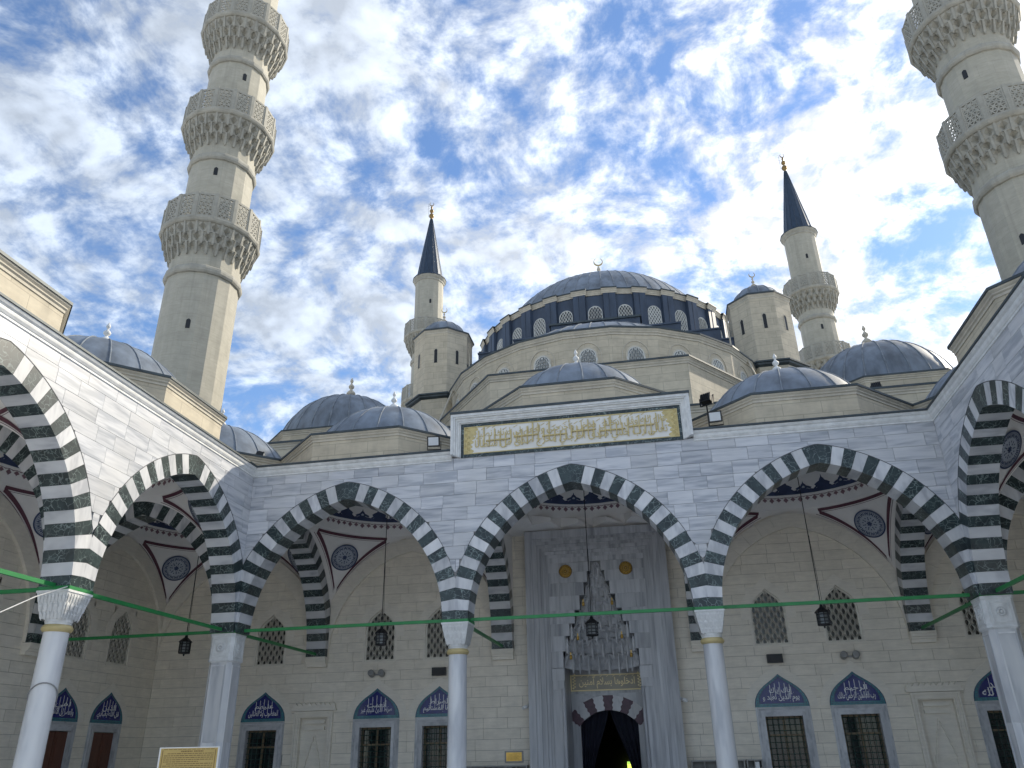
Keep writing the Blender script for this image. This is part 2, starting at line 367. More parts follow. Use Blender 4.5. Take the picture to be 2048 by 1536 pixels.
def course_blocks(u0, u1, z0, z1, hgt, lmin, lmax, rnd, hfun=None, holes=(), gap=.004):
    """polygons of ashlar pieces between u0..u1, clipped above hfun and around rectangular holes"""
    res = []; rows = max(1, round((z1-z0)/hgt)); hh = (z1-z0)/rows
    for r in range(rows):
        a, b = z0+r*hh+gap, z0+(r+1)*hh-gap; u = u0-rnd.random()*lmax*.8
        while u < u1:
            l = rnd.uniform(lmin, lmax); s, e = max(u, u0)+gap, min(u+l, u1)-gap; u += l
            if e-s < .03: continue
            rects = [(s, e, a, b)]
            for hx0, hx1, hz0, hz1 in holes:
                nr = []
                for (s0, e0, a0, b0) in rects:
                    if e0 <= hx0 or s0 >= hx1 or b0 <= hz0 or a0 >= hz1: nr.append((s0, e0, a0, b0)); continue
                    if s0 < hx0: nr.append((s0, hx0, a0, b0))
                    if e0 > hx1: nr.append((hx1, e0, a0, b0))
                    m0, m1 = max(s0, hx0), min(e0, hx1)
                    if a0 < hz0: nr.append((m0, m1, a0, hz0))
                    if b0 > hz1: nr.append((m0, m1, hz1, b0))
                rects = nr
            for s0, e0, a0, b0 in rects:
                if e0-s0 < .02 or b0-a0 < .02: continue
                if hfun is None: res.append([(s0, a0), (e0, a0), (e0, b0), (s0, b0)]); continue
                k = 10; us = [s0+(e0-s0)*i/k for i in range(k+1)]; hs = [hfun(x) for x in us]
                if max(hs) <= a0: res.append([(s0, a0), (e0, a0), (e0, b0), (s0, b0)]); continue
                run = []
                for x, hv in list(zip(us, hs))+[(None, 99)]:
                    if hv < b0-.004: run.append((x, max(a0, hv)))
                    else:
                        if len(run) > 1 and run[-1][0]-run[0][0] > .012: res.append(run+[(run[-1][0], b0), (run[0][0], b0)])
                        run = []
    return res

# ------------------------------------------------------------------ ground
gm = MB().add([(-900, -900, -.03), (900, -900, -.03), (900, 900, -.03), (-900, 900, -.03)], [(0, 1, 2, 3)])
gm.build('ground', 'earth', kind='structure')
MB().box((-15.2, -40, -.02), (15.2, 7.5, 0)).build('courtyard_pavement', 'paving', kind='structure')

# ------------------------------------------------------------------ shared pieces
def finial_prof(h, r):
    P = [(0.0, 0), (.55, 0), (.45, .06), (.22, .10), (.30, .16), (.75, .24), (.80, .30), (.55, .38), (.24, .44), (.20, .48), (.45, .54), (.50, .60), (.34, .66), (.16, .71), (.13, .75), (.28, .80), (.30, .84), (.16, .92), (0.0, 1.0)]
    return [(a*r, b*h) for a, b in P]
def crescent(mb, z, R, thick=.05, th=.05):
    n = 18
    for i in range(n):
        def pr(j):
            a = radians(-90+28)+(2*pi-radians(56))*j/n+pi
            w = thick*max(.25, sin(pi*j/n))
            return a, w
        a, w = pr(i); b, x = pr(i+1)
        q = [(R*sin(a), z+R*cos(a)) for _ in (0,)][0]
        def P(a, w, k): return ((R+k*w)*sin(a-pi/2+pi/2), z+R-(R+k*w)*cos(a-pi/2+pi/2))
        # opening upwards
        a2, b2 = a, b
        p = [P(a2, w, -1), P(b2, x, -1), P(b2, x, 1), P(a2, w, 1)]
        mb.prism(p, -th/2, th/2, True)
    return mb
def crescent_up(R, z, thick, th):
    mb = MB(); n = 20; g0 = radians(35)
    for i in range(n):
        a, b = g0+(2*pi-2*g0)*i/n, g0+(2*pi-2*g0)*(i+1)/n
        wa, wb = thick*max(.2, sin(pi*i/n)), thick*max(.2, sin(pi*(i+1)/n))
        def P(g, k): return (R+k)*sin(g), z+R+(R+k)*cos(g)
        mb.prism([P(a, -wa), P(a, wa), P(b, wb), P(b, -wb)], -th/2, th/2, True)
    return mb
F_PLAIN = MB().lathe(finial_prof(.82, .20), 12, smooth=True).mesh('finial', M['carved'])
def dome_profile(R, z0, zb, n=12):
    a0 = math.asin(max(-1, min(1, (zb-z0)/R))); return [(R*cos(a0+(pi/2-a0)*i/n), z0+R*sin(a0+(pi/2-a0)*i/n)) for i in range(n+1)]
def dome(parent, name, R, z0, zb, ribs, loc, fin=None, mat='lead', ribr=.02, nseg=None, **pr):
    key = ('d', R, z0, zb, ribs, mat)
    if key not in _vc:
        prof = dome_profile(R, z0, zb)
        prof[-1] = (0.0, prof[-1][1])
        _vc[key] = (MB().lathe(prof, nseg or ribs*2, smooth=True).mesh(name, M[mat]), MB().tube([(r+.004, 0, z) for r, z in prof[:-1]]+[(.06, 0, prof[-1][1])], ribr, 5).mesh('rib', M['leadrib']))
    d = inst(name, _vc[key][0], parent, loc, 0, **pr)
    for i in range(ribs): inst('rib', _vc[key][1], d, (0, 0, 0), 2*pi*(i+.5)/ribs)
    if fin: inst('finial', fin, d, (0, 0, z0+R-.03))
    return d
def ngon(n, inr, rot=0.0):
    R = inr/cos(pi/n); return [(R*cos(2*pi*(i+.5)/n+rot), R*sin(2*pi*(i+.5)/n+rot)) for i in range(n)]
def ngon_loft(mb, n, rings, rot=0.0, closed=True):
    """rings of (inradius,z) around the axis, flat sided"""
    k = len(rings); vs = [(x, y, z) for inr, z in rings for x, y in ngon(n, inr, rot)]
    fs = [(q*n+i, q*n+(i+1) % n, (q+1)*n+(i+1) % n, (q+1)*n+i) for q in range(k-1) for i in range(n)]
    return mb.add(vs, fs)
OCT = {}
def oct_base(parent, loc, inr, z0, z1, n=8):
    key = (inr, z0, z1, n)
    if key not in OCT:
        w = ngon_loft(MB(), n, [(inr, z0), (inr, z1-.2)]).mesh('dome_base', M['ashlar'])
        t = ngon_loft(MB(), n, [(inr+.002, z1-.26), (inr+.02, z1-.255), (inr+.02, z1-.20), (inr+.05, z1-.17), (inr+.05, z1-.14), (inr+.085, z1-.10), (inr+.09, z1-.065)]).mesh('cornice', M['ashtrim'])
        c = ngon_loft(MB(), n, [(inr+.085, z1-.067), (inr+.115, z1-.065), (inr+.115, z1-.005), (inr+.0, z1+.03), (inr-.75, z1+.12)]).mesh('lead_capping', M['capping'])
        OCT[key] = (w, t, c)
    w, t, c = OCT[key]; b = inst('dome_base', w, parent, loc)
    inst('cornice', t, b); inst('lead_capping', c, b); return b

# ------------------------------------------------------------------ painted vault of one bay
ZR = 8.35; RR = 2.66
def vault_shared():
    zz, rr = 8.77, 2.57
    prof = [(RR, ZR), (RR-.03, ZR+.02), (RR-.03, ZR+.07), (RR-.05, ZR+.09), (RR-.06, 8.75), (rr, zz)]
    prof += [(rr*cos(radians(a)), zz+rr*sin(radians(a))) for a in range(6, 90, 7)]+[(0.0, zz+rr)]
    dm = MB().lathe(prof, 96, smooth=True).mesh('dome_ceiling', M['plaster'])
    def P(a, el, off=.014): return ((rr-off)*cos(el)*cos(a), (rr-off)*cos(el)*sin(a), zz+(rr-off)*sin(el))
    def Q(a, z, off=.012): r = RR-.05-.01*(z-ZR)/.4-off; return (r*cos(a), r*sin(a), z)
    fr = MB(); n = 76
    for i in range(n):
        a = 2*pi*i/n; w = 2*pi/n; lo = 8.545 if i % 2 else 8.575; t = 8.70
        fr.add([Q(a-w*.10, t), Q(a-w*.36, (t+lo)/2+.005), Q(a-w*.10, lo+.03), Q(a, lo), Q(a+w*.10, lo+.03), Q(a+w*.36, (t+lo)/2+.005), Q(a+w*.10, t)], [tuple(range(7))])
        fr.add([Q(a-w*.5, t+.012), Q(a-w*.5, t-.012), Q(a-w*.2, t+.010), Q(a+w*.2, t+.010), Q(a+w*.5, t-.012), Q(a+w*.5, t+.012), Q(a, t+.03)], [tuple(range(7))])
    fr = fr.mesh('painted_fringe', M['maroonp'])
    cr = MB(); m = 28; b0 = radians(.4)
    for i in range(m):
        a = 2*pi*i/m; w = 2*pi/m; k = 1.22 if i % 2 else .92
        L = [(-.5, 0), (.5, 0), (.5, 2.6), (.36, 3.3), (.42, 4.3), (.30, 5.2), (.15, 6.0), (.11, 7.0), (.04, 7.8), (0, 9.6), (-.04, 7.8), (-.11, 7.0), (-.15, 6.0), (-.30, 5.2), (-.42, 4.3), (-.36, 3.3), (-.5, 2.6)]
        cr.add([P(a+w*x, b0+radians(y*(k if y > 3 else 1)), .014) for x, y in L], [tuple(range(len(L)))])
    cr = cr.mesh('painted_crest', M['bluep'])
    cl = MB()
    for i in range(m):
        a = 2*pi*i/m; w = 2*pi/m
        for sd in (-1, 1):
            pts = [(sd*.06, .9), (sd*.30, 1.4), (sd*.34, 2.5), (sd*.20, 3.3), (sd*.10, 2.8), (sd*.18, 2.2)]
            for (x0, y0), (x1, y1) in zip(pts, pts[1:]):
                cl.add([P(a+w*x0, b0+radians(y0), .020), P(a+w*x1, b0+radians(y1), .020), P(a+w*x1, b0+radians(y1+.42), .020), P(a+w*x0, b0+radians(y0+.42), .020)], [(0, 1, 2, 3)])
        cl.add([P(a+w*x, b0+radians(y), .020) for x, y in ((-.05, 3.6), (.05, 3.6), (.08, 4.6), (0, 5.6), (-.08, 4.6))], [(0, 1, 2, 3, 4)])
    cl = cl.mesh('painted_tendril', M['bluel'])
    return dm, fr, cr, cl
V_SH = vault_shared()
def medallion_meshes():
    R = .46; base = MB(); n = 40
    base.lathe([(0.0, 0), (R, 0), (R, -.01)], n)
    def disc(mb, r0, r1, z): mb.lathe([(r0, z), (r1, z)], n)
    ring = MB(); disc(ring, R*.90, R*.995, .004); disc(ring, R*.845, R*.865, .004)
    for i in range(14):
        a = 2*pi*i/14
        for (rr, ww, ll) in ((.74, .055, .10), (.42, .04, .07)):
            q = [(rr-ll, 0), (rr-ll*.2, ww), (rr+ll*.9, ww*.35), (rr+ll*.4, 0), (rr+ll*.9, -ww*.35), (rr-ll*.2, -ww)]
            ring.add([(R*(x*cos(a)-y*sin(a)), R*(x*sin(a)+y*cos(a)), .004) for x, y in q], [tuple(range(6))])
        for s in (-1, 1):
            b = a+s*pi/28; q = [(.80, s*.05), (.84, s*.02), (.66, -s*.02), (.58, s*.03), (.62, s*.04)]
            ring.add([(R*(x*cos(b)-y*sin(b)), R*(x*sin(b)+y*cos(b)), .005) for x, y in q], [tuple(range(5))])
    for i in range(7):
        a = 2*pi*i/7; q = [(0, -.03), (.14, -.05), (.20, 0), (.14, .05), (0, .03)]
        ring.add([(R*(x*cos(a)-y*sin(a)), R*(x*sin(a)+y*cos(a)), .006+.0003*i) for x, y in q], [tuple(range(5))])
        b = a+pi/7; q = [(.22, 0), (.30, -.045), (.38, 0), (.30, .045)]
        ring.add([(R*(x*cos(b)-y*sin(b)), R*(x*sin(b)+y*cos(b)), .005) for x, y in q], [tuple(range(4))])
    return base.mesh('medallion', M['bluel']), ring.mesh('medallion_ornament', M['bluep'])
MED = medallion_meshes()
def vault(parent, x0, x1, y0, y1, S, N, Wd, E, decor=True):
    cx, cy = (x0+x1)/2, (y0+y1)/2
    v = inst('dome_ceiling', V_SH[0], parent, (cx, cy, 0))
    for me, nm in zip(V_SH[1:], ('painted_fringe', 'painted_crest', 'painted_tendril')): inst(nm, me, v)
    hm = 2.69; R_, c_ = arch_geo(AH, RISE); ea = RING
    def rho(z):
        """plan radius of the pendentive at height z: the sphere-like surface that meets the arch rings"""
        h = z-ZS; top = sqrt((R_+ea)**2-c_**2)
        if h >= top-.05: return RR+(hm-RR)*max(0, (ZR-z)/(ZR-ZS-top+.05))
        u = max(0, sqrt((R_+ea)**2-h*h)-c_); return sqrt(hm*hm+u*u)
    def tout(th):
        dx, dy = cos(th), sin(th); tx = ((x1-cx) if dx > 0 else (x0-cx))/dx if abs(dx) > 1e-9 else 1e9; ty = ((y1-cy) if dy > 0 else (y0-cy))/dy if abs(dy) > 1e-9 else 1e9
        return min(tx, ty)
    _z = {}
    def zlow(th):
        k = round(th, 6)
        if k not in _z:
            t = tout(th); lo, hi = ZS+1.0, ZR-.02
            for _ in range(30):
                m = (lo+hi)/2
                if rho(m) > t: lo = m
                else: hi = m
            _z[k] = lo
        return _z[k]
    def surf(th, q):
        z = zlow(th); z = z+(ZR-z)*q; r = min(rho(z), tout(th)); return Vector((r*cos(th), r*sin(th), z))
    for qd in range(4):
        ca = [atan2(y1-cy, x1-cx), pi-atan2(y1-cy, cx-x0), pi+atan2(cy-y0, cx-x0), 2*pi-atan2(cy-y0, x1-cx)][qd]
        ths = [qd*pi/2+(pi/2)*i/32 for i in range(33)]+[ca]; ths.sort()
        mb = MB(); ns = 10; k = ns+2
        def colm(t):
            p = [surf(t, q/ns) for q in range(ns+1)]; b = p[0]; to = tout(t)+.006; return [Vector((to*cos(t), to*sin(t), b.z-.40))]+p
        mb.add([v for t in ths for v in colm(t)], [(i*k+q, i*k+q+1, (i+1)*k+q+1, (i+1)*k+q) for i in range(len(ths)-1) for q in range(k-1)], True)
        mb.build('pendentive', 'plaster', v)
        if not decor: continue
        def line(st, f0, f1, lim, a0, a1):
            pts = []
            for i in range(81):
                t = a0+(a1-a0)*i/80; ln = ZR-zlow(t)
                if ln < lim: continue
                a, b = surf(t, min(1, max(0, f0(ln)))), surf(t, min(1, max(0, f1(ln))))
                inw = Vector((-a.x, -a.y, -1.5)).normalized()*.016; pts.append((a+inw, b+inw))
            for p, q in zip(pts, pts[1:]): st.add([p[0], q[0], q[1], p[1]], [(0, 1, 2, 3)])
        a0, a1 = qd*pi/2, (qd+1)*pi/2
        for aa, ab in ((a0, ca-.012), (ca+.012, a1)):
            st = MB(); line(st, lambda l: .09/l+.05, lambda l: .20/l+.05, .30, aa, ab); st.build('painted_border', 'maroon', v)
            st = MB(); line(st, lambda l: .05/l+.03, lambda l: .065/l+.03, .25, aa, ab); st.build('painted_line', 'maroon', v)
        st = MB(); line(st, lambda l: 1-.13/l, lambda l: 1-.05/l, .30, a0, a1); st.build('painted_border', 'maroon', v)
        st = MB(); line(st, lambda l: 1-.165/l, lambda l: 1-.155/l, .36, a0, a1); st.build('painted_line', 'maroon', v)
        zm = 7.66; p = Vector((rho(zm)*cos(ca), rho(zm)*sin(ca), zm)); d = rho(zm+.1)-rho(zm-.1)
        nrm = Vector((-cos(ca)*.2, -sin(ca)*.2, d)).normalized()
        mo = inst('medallion', MED[0], v); mo.rotation_mode = 'QUATERNION'; mo.rotation_quaternion = nrm.to_track_quat('Z', 'Y'); mo.location = p+nrm*.055
        mr = inst('medallion_ornament', MED[1], v); mr.rotation_mode = 'QUATERNION'; mr.rotation_quaternion = mo.rotation_quaternion; mr.location = p+nrm*.058
    return v

# ------------------------------------------------------------------ columns, piers
def column_meshes():
    sh = MB().lathe([(.30, .42), (.30, .50), (.245, .56), (.235, .62), (.226, 1.6), (.219, 3.84)], 32, smooth=True)
    sh = sh.mesh('shaft', M['marble_shaft'])
    ba = MB().box((-.36, -.36, 0), (.36, .36, .30)); ba.lathe([(.34, .30), (.35, .36), (.30, .42), (0.0, .42)], 24); ba = ba.mesh('base', M['carved'])
    co = MB().lathe([(.221, 3.83), (.25, 3.85), (.27, 3.88), (.27, 3.91), (.235, 3.96), (.0, 3.96)], 28, smooth=True).mesh('collar', M['goldpaint'])
    ca = MB().lathe([(.226, 3.955), (.226, 4.0), (.236, 4.005), (.236, 4.05), (.245, 4.06)], 28)
    def tier(z0, z1, h0, h1, nr, chn=.0):
        ca.add([(sx*h0, sy*h0, z0) for sx, sy in ((-1, -1), (1, -1), (1, 1), (-1, 1))]+[(sx*h1, sy*h1, z1) for sx, sy in ((-1, -1), (1, -1), (1, 1), (-1, 1))],
               [(0, 1, 5, 4), (1, 2, 6, 5), (2, 3, 7, 6), (3, 0, 4, 7), (0, 3, 2, 1), (4, 5, 6, 7)])
        for q in range(4):
            for i in range(nr):
                t = -1+2*(i+.5)/nr; w = h0*.75/nr
                a = Matrix.Rotation(q*pi/2, 3, 'Z')
                vs = [(t*h0-w*.3, -h0-.004, z0-.025), (t*h0+w*.3, -h0-.004, z0-.025), (t*h0+w, -h0-.034, z0+(z1-z0)*.55), (t*h0-w, -h0-.034, z0+(z1-z0)*.55), (t*h1, -h1-.006, z1-.01), (t*h0+w*.3, -h0+.03, z0-.02), (t*h0-w*.3, -h0+.03, z0-.02)]
                ca.add([a @ Vector(p) for p in vs], [(0, 1, 2, 3), (3, 2, 4), (0, 6, 5, 1)])
    tier(4.06, 4.20, .232, .258, 6); tier(4.20, 4.36, .265, .292, 5); tier(4.36, 4.52, .296, .325, 8)
    ca.box((-.338, -.338, 4.515), (.338, .338, 4.556)); ca = ca.mesh('capital', M['carved'])
    bd = MB()
    for q in range(4):
        a = Matrix.Rotation(q*pi/2, 3, 'Z'); vs = []
        b = MB().box((-.337, -.337, 4.557), (.337, -.318, 4.622))
        bd.add([a @ Vector(p)+Vector((0, 0, .0008*q)) for p in b.v], b.f)
    bd = bd.mesh('tie_collar', M['greenp'])
    return sh, ba, co, ca, bd
COLM = column_meshes()
def column(parent, x, y):
    c = inst('column', COLM[0], parent, (x, y, 0), random.random()*.0)
    for nm, me in zip(('base', 'collar', 'capital', 'tie_collar'), COLM[1:]): inst(nm, me, c)
    return c
def pier_meshes():
    h = .325; sh = MB(); c = .085
    def sq(h, c): return [(-h+c, -h), (h-c, -h), (h, -h+c), (h, h-c), (h-c, h), (-h+c, h), (-h, h-c), (-h, -h+c)]
    def loft(mb, rings):
        vs = [(x, y, z) for hh, cc, z in rings for x, y in sq(hh, cc)]
        mb.add(vs, [(q*8+i, q*8+(i+1) % 8, q*8+8+(i+1) % 8, q*8+8+i) for q in range(len(rings)-1) for i in range(8)])
    loft(sh, [(h-.02, .10, .3), (h-.02, .10, 2.03)]); loft(sh, [(h-.026, .10, 2.03), (h-.026, .10, 2.045)]); loft(sh, [(h-.02, .10, 2.045), (h-.02, .10, 3.86)])
    for q in range(4):
        a = Matrix.Rotation(q*pi/2, 3, 'Z')
        b = MB().box((-.20, -h+.005, .5), (-.165, -h+.03, 3.80)).box((.165, -h+.005, .5), (.20, -h+.03, 3.80)).box((-.165, -h+.005, 3.765), (.165, -h+.03, 3.80))
        sh.add([a @ Vector(p) for p in b.v], b.f)
    ba = MB(); loft(ba, [(h+.08, .06, 0), (h+.08, .06, .2), (h, .08, .3)])
    ca = MB(); loft(ca, [(h-.02, .10, 3.86), (h+.01, .085, 3.90), (h+.01, .085, 3.93), (h+.002, .075, 3.94), (h+.002, .075, 4.47), (h+.015, .07, 4.50), (h+.015, .05, 4.556)])
    ca.add([(x, y, 4.556) for x, y in sq(h+.015, .05)], [tuple(range(8))])
    for q in range(4):
        a = Matrix.Rotation(q*pi/2, 3, 'Z')
        b = MB().box((-.20, -h-.018, 4.40), (.20, -h+.01, 4.43)).box((-.20, -h-.018, 3.99), (.20, -h+.01, 4.02)).box((-.20, -h-.018, 4.02), (-.172, -h+.01, 4.40)).box((.172, -h-.018, 4.02), (.20, -h+.01, 4.40))
        for i in range(10):
            g = 2*pi*i/10; b.lathe([(.045, -.012), (.045, .006), (.0, .022)], 7, (.082*cos(g), 0, .082*sin(g)))
            for j in range(len(b.v)-21, len(b.v)): pass
        ca.add([a @ Vector(p) for p in b.v[:32]], b.f[:24])
        ro = MB(); ro.lathe([(.118, 0), (.118, .016), (.10, .02)], 20); ro.lathe([(.03, .015), (.026, .034), (0, .04)], 10)
        for i in range(10):
            g = 2*pi*i/10; ro.lathe([(.03, .012), (.024, .028), (0, .034)], 8, (.068*cos(g), .068*sin(g), 0))
        ca.add([a @ Vector((p[0], -h-.002-p[2], 4.21+p[1])) for p in ro.v], ro.f)
    return sh.mesh('pier', M['marble_shaft']), ba.mesh('base', M['carved']), ca.mesh('capital', M['carved'])
PIERM = pier_meshes()
def pier(parent, x, y):
    p = inst('pier', PIERM[0], parent, (x, y, 0)); inst('base', PIERM[1], p); inst('capital', PIERM[2], p); inst('tie_collar', COLM[4], p)
    MB().box((-.322, -.322, 4.556), (.322, .322, 8.5)).build('pier_core', 'carved', p)
    return p
def tie(parent, p, q): return MB().bar(p, q, .06, .075).build('tie_beam', 'greenp', parent)

# ------------------------------------------------------------------ arcades
CPROF = [(.0, 8.655), (.022, 8.66), (.022, 8.70), (.035, 8.71), (.06, 8.755), (.065, 8.79), (.065, 8.815), (.10, 8.845), (.118, 8.88), (.12, 8.90), (0, 8.90)]
LPROF = [(.0, 8.902), (.14, 8.902), (.145, 8.905), (.145, 8.95), (.12, 8.965), (-.65, 9.02)]
def facade(A, loc, rz, u0, u1, centers, clips, n_obj, top=8.74, seed=1):
    """marble wall of one arcade: backing, blocks, arch rings"""
    rnd = random.Random(seed)
    def hf(u):
        best = ZS
        for c in centers:
            if abs(u-c) <= 3.0001: best = max(best, ZS+ext_h(u-c, AH, RISE, RING)+.004)
        return best
    us = sorted(set([u0, u1]+[c+d*.125 for c in centers for d in range(-24, 25) if u0 < c+d*.125 < u1]))
    mb = MB(); k = len(us)
    vs = [(u, .03, hf(u)) for u in us]+[(u, .03, 8.93) for u in us]+[(u, WALL, hf(u)) for u in us]+[(u, WALL, 8.93) for u in us]
    fs = []
    for i in range(k-1): fs += [(i, i+1, k+i+1, k+i), (2*k+i, 3*k+i, 3*k+i+1, 2*k+i+1), (k+i, k+i+1, 3*k+i+1, 3*k+i), (i, 2*k+i, 2*k+i+1, i+1)]
    fs += [(0, k, 3*k, 2*k), (k-1, 3*k-1, 4*k-1, 2*k-1)]
    mb.add(vs, fs); wall = mb.build('wall', 'mortar', A, loc, rz)
    polys = course_blocks(u0, u1, 5.4, top, .335, .50, .95, rnd, hf, gap=.0036)
    polys.sort(key=lambda p: -max(q[0] for q in p)+min(q[0] for q in p))
    rest = MB()
    for i, p in enumerate(polys):
        m = MB().prism(p, -.03, rnd.uniform(-.0015, .0015))
        if i < n_obj: m.build('marble_block', 'marble', wall)
        else: rest.add(m.v, m.f)
    if rest.f: rest.build('small_marble_block', 'marble', wall, kind='stuff')
    for c, (cl, cr) in zip(centers, clips):
        lx = loc[0]+c*cos(rz); ly = loc[1]+c*sin(rz)
        arch(A, (lx, ly, 0), rz, AH, RISE, 18, cl, cr)
        R_, c_ = arch_geo(AH, RISE); x0 = [-cl+(2*0)]; pts = [(-cl+(cl+cr)*i/64) for i in range(65)]
        P0 = [(u, ZS+ext_h(u, AH, RISE, RING)) for u in pts]; P1 = []
        for u, z in P0:
            sx = -1 if u < 0 else 1; d = Vector((abs(u)+c_, z-ZS)).normalized(); P1.append((u+sx*d.x*.016 if abs(u) < 2.7 else u, z+d.y*.016))
        MB().band(P0, P1, -.02, .004).build('ring_bead', 'bead', A, (lx, ly, 0), rz)
    return wall
def roof_plate(A, x0, x1, y0, y1, z=8.93, r=2.72):
    cx, cy = (x0+x1)/2, (y0+y1)/2; n = 32; mb = MB(); vs = []
    for i in range(n):
        t = 2*pi*(i+.5)/n; dx, dy = cos(t), sin(t); s = min(abs((x1-cx)/dx) if dx else 9, abs((y1-cy)/dy) if dy else 9)
        vs += [(cx+dx*r, cy+dy*r, z), (cx+dx*s, cy+dy*s, z)]
    for sx, sy in ((x0, y0), (x1, y0), (x1, y1), (x0, y1)): pass
    mb.add(vs, [(2*i, 2*((i+1) % n), 2*((i+1) % n)+1, 2*i+1) for i in range(n)]); return mb.build('roof', 'lead', A)
def bay_dome(A, cx, cy, up=0.0):
    b = oct_base(A, (cx, cy, up), 3.02, 8.6, 9.92)
    dome(A, 'dome', 2.7, 9.0, 9.93, 20, (cx, cy, up), F_PLAIN, ribr=.022)
def trans_arch(A, x, y, rz, a): arch(A, (x, y, 0), rz, a, RISE, 18, a+.0, a+.28)

FA = thing('arcade', 'marble arcade of three arches in front of the prayer hall, carrying the long gold inscription', 'arcade', group='courtyard arcades')
facade(FA, (0, 0, 0), 0, -W, W, [-6, 0, 6], [(2.75, 3.0), (3.0, 3.0), (3.0, 2.75)], 300, seed=3)
for s in (-1, 1):
    column(FA, 3*s, .325); pier(FA, 9.075*s, .325)
# cornice broken by the inscription frame
for a, b, m0, m1 in ((-W, -3.13, 1, 0), (3.13, W, 0, -1)):
    sweep(MB(), CPROF, a, b, m0, m1).build('cornice', 'carved', FA); sweep(MB(), LPROF, a, b, m0, m1).build('lead_capping', 'capping', FA)
MB().box((-3.1, .03, 8.5), (3.1, .6, 9.9)).build('panel_backing', 'carved', FA)
for x in (-3, 3): arch(FA, (x+.325, 3.185, 0), pi/2, 2.535, RISE, 18, 2.535, 2.815)
for x in (-9.075, 9.075): arch(FA, (x+.325, 3.185, 0), pi/2, 2.535, RISE, 18, 2.535, 2.815)
TA = (2.535, 3.185)
for c in (-1, 1):
    x0, x1 = sorted((3.325*c, 8.75*c)); vault(FA, x0, x1, .65, IW, (AH, 6*c), (AH, (x0+x1)/2), TA, TA)
    roof_plate(FA, x0-.4, x1+.4, .6, 6.6); bay_dome(FA, 6*c, BY)
    x0, x1 = sorted((9.4*c, OW*c)); L = (2.585, 11.985*c)
    vault(FA, x0, x1, .65, IW, L, (AH, (x0+x1)/2), (AH, BY) if c < 0 else TA, TA if c < 0 else (AH, BY))
    roof_plate(FA, x0-.4, x1+.4, .6, 6.6); bay_dome(FA, BX*c, BY)
roof_plate(FA, -3.4, 3.4, .6, 6.6); bay_dome(FA, 0, BY, .84)
ngon_loft(MB(), 8, [(2.95, 8.6), (2.95, 9.6)]).build('dome_plinth', 'ashlar', FA, (0, BY, 0))
# central bay: folded prismatic belt in place of pendentives
v = inst('dome_ceiling', V_SH[0], FA, (0, 3.325, .18))
for me, nm in zip(V_SH[1:], ('painted_fringe', 'painted_crest', 'painted_tendril')): inst(nm, me, v)
bm = MB(); n = 16
def sqp(t, z, hx=2.675, hy=2.675):
    dx, dy = cos(t), sin(t); s = min(hx/abs(dx) if abs(dx) > 1e-6 else 9, hy/abs(dy) if abs(dy) > 1e-6 else 9); return Vector((dx*s, dy*s, z))
z0, z1 = 8.08-.18, ZR
for i in range(n):
    t0, t1, t2 = (2*pi*(i+k)/n for k in (0, .5, 1))
    lo0, lo2 = sqp(t0, z0), sqp(t2, z0); lo1 = sqp(t1, z0)
    m0 = Vector((cos(t0)*2.64, sin(t0)*2.64, z0+.14)); m2 = Vector((cos(t2)*2.64, sin(t2)*2.64, z0+.14))
    hi1 = Vector((cos(t1)*2.30, sin(t1)*2.30, z1-.10)); md1 = Vector((cos(t1)*2.30, sin(t1)*2.30, z0+.22)); u0_ = Vector((cos(t0)*2.66, sin(t0)*2.66, z1-.30)); u2_ = Vector((cos(t2)*2.66, sin(t2)*2.66, z1-.30))
    r0, r1_, r2_ = (Vector((cos(t)*RR, sin(t)*RR, z1+.01)) for t in (t0, t1, t2))
    bm.add([lo0, lo1, lo2, m0, md1, m2, u0_, hi1, u2_, r0, r1_, r2_], [(0, 1, 4, 3), (1, 2, 5, 4), (3, 4, 7, 6), (4, 5, 8, 7), (6, 7, 10, 9), (7, 8, 11, 10)])
bm.build('prismatic_belt', 'plaster', v)
for sx in (-1, 1):
    ys = [.65+(5.35)*i/24 for i in range(25)]
    MB().add([(sx*2.672, y, ZS+max(0, ext_h(y-3.185, 2.535, RISE, RING))-.01) for y in ys]+[(sx*2.672, y, 8.12) for y in ys], [(i, i+1, 26+i, 25+i) for i in range(24)]).build('spandrel', 'plaster', FA)
for x0, x1 in ((-W+.1, -3.3), (-2.7, 2.7), (3.3, W-.1)): tie(FA, (x0, .325, 4.64), (x1, .325, 4.64))
for x in (-9.075, -3, 3, 9.075): tie(FA, (x, .64, 4.645), (x, 5.85, 4.645))

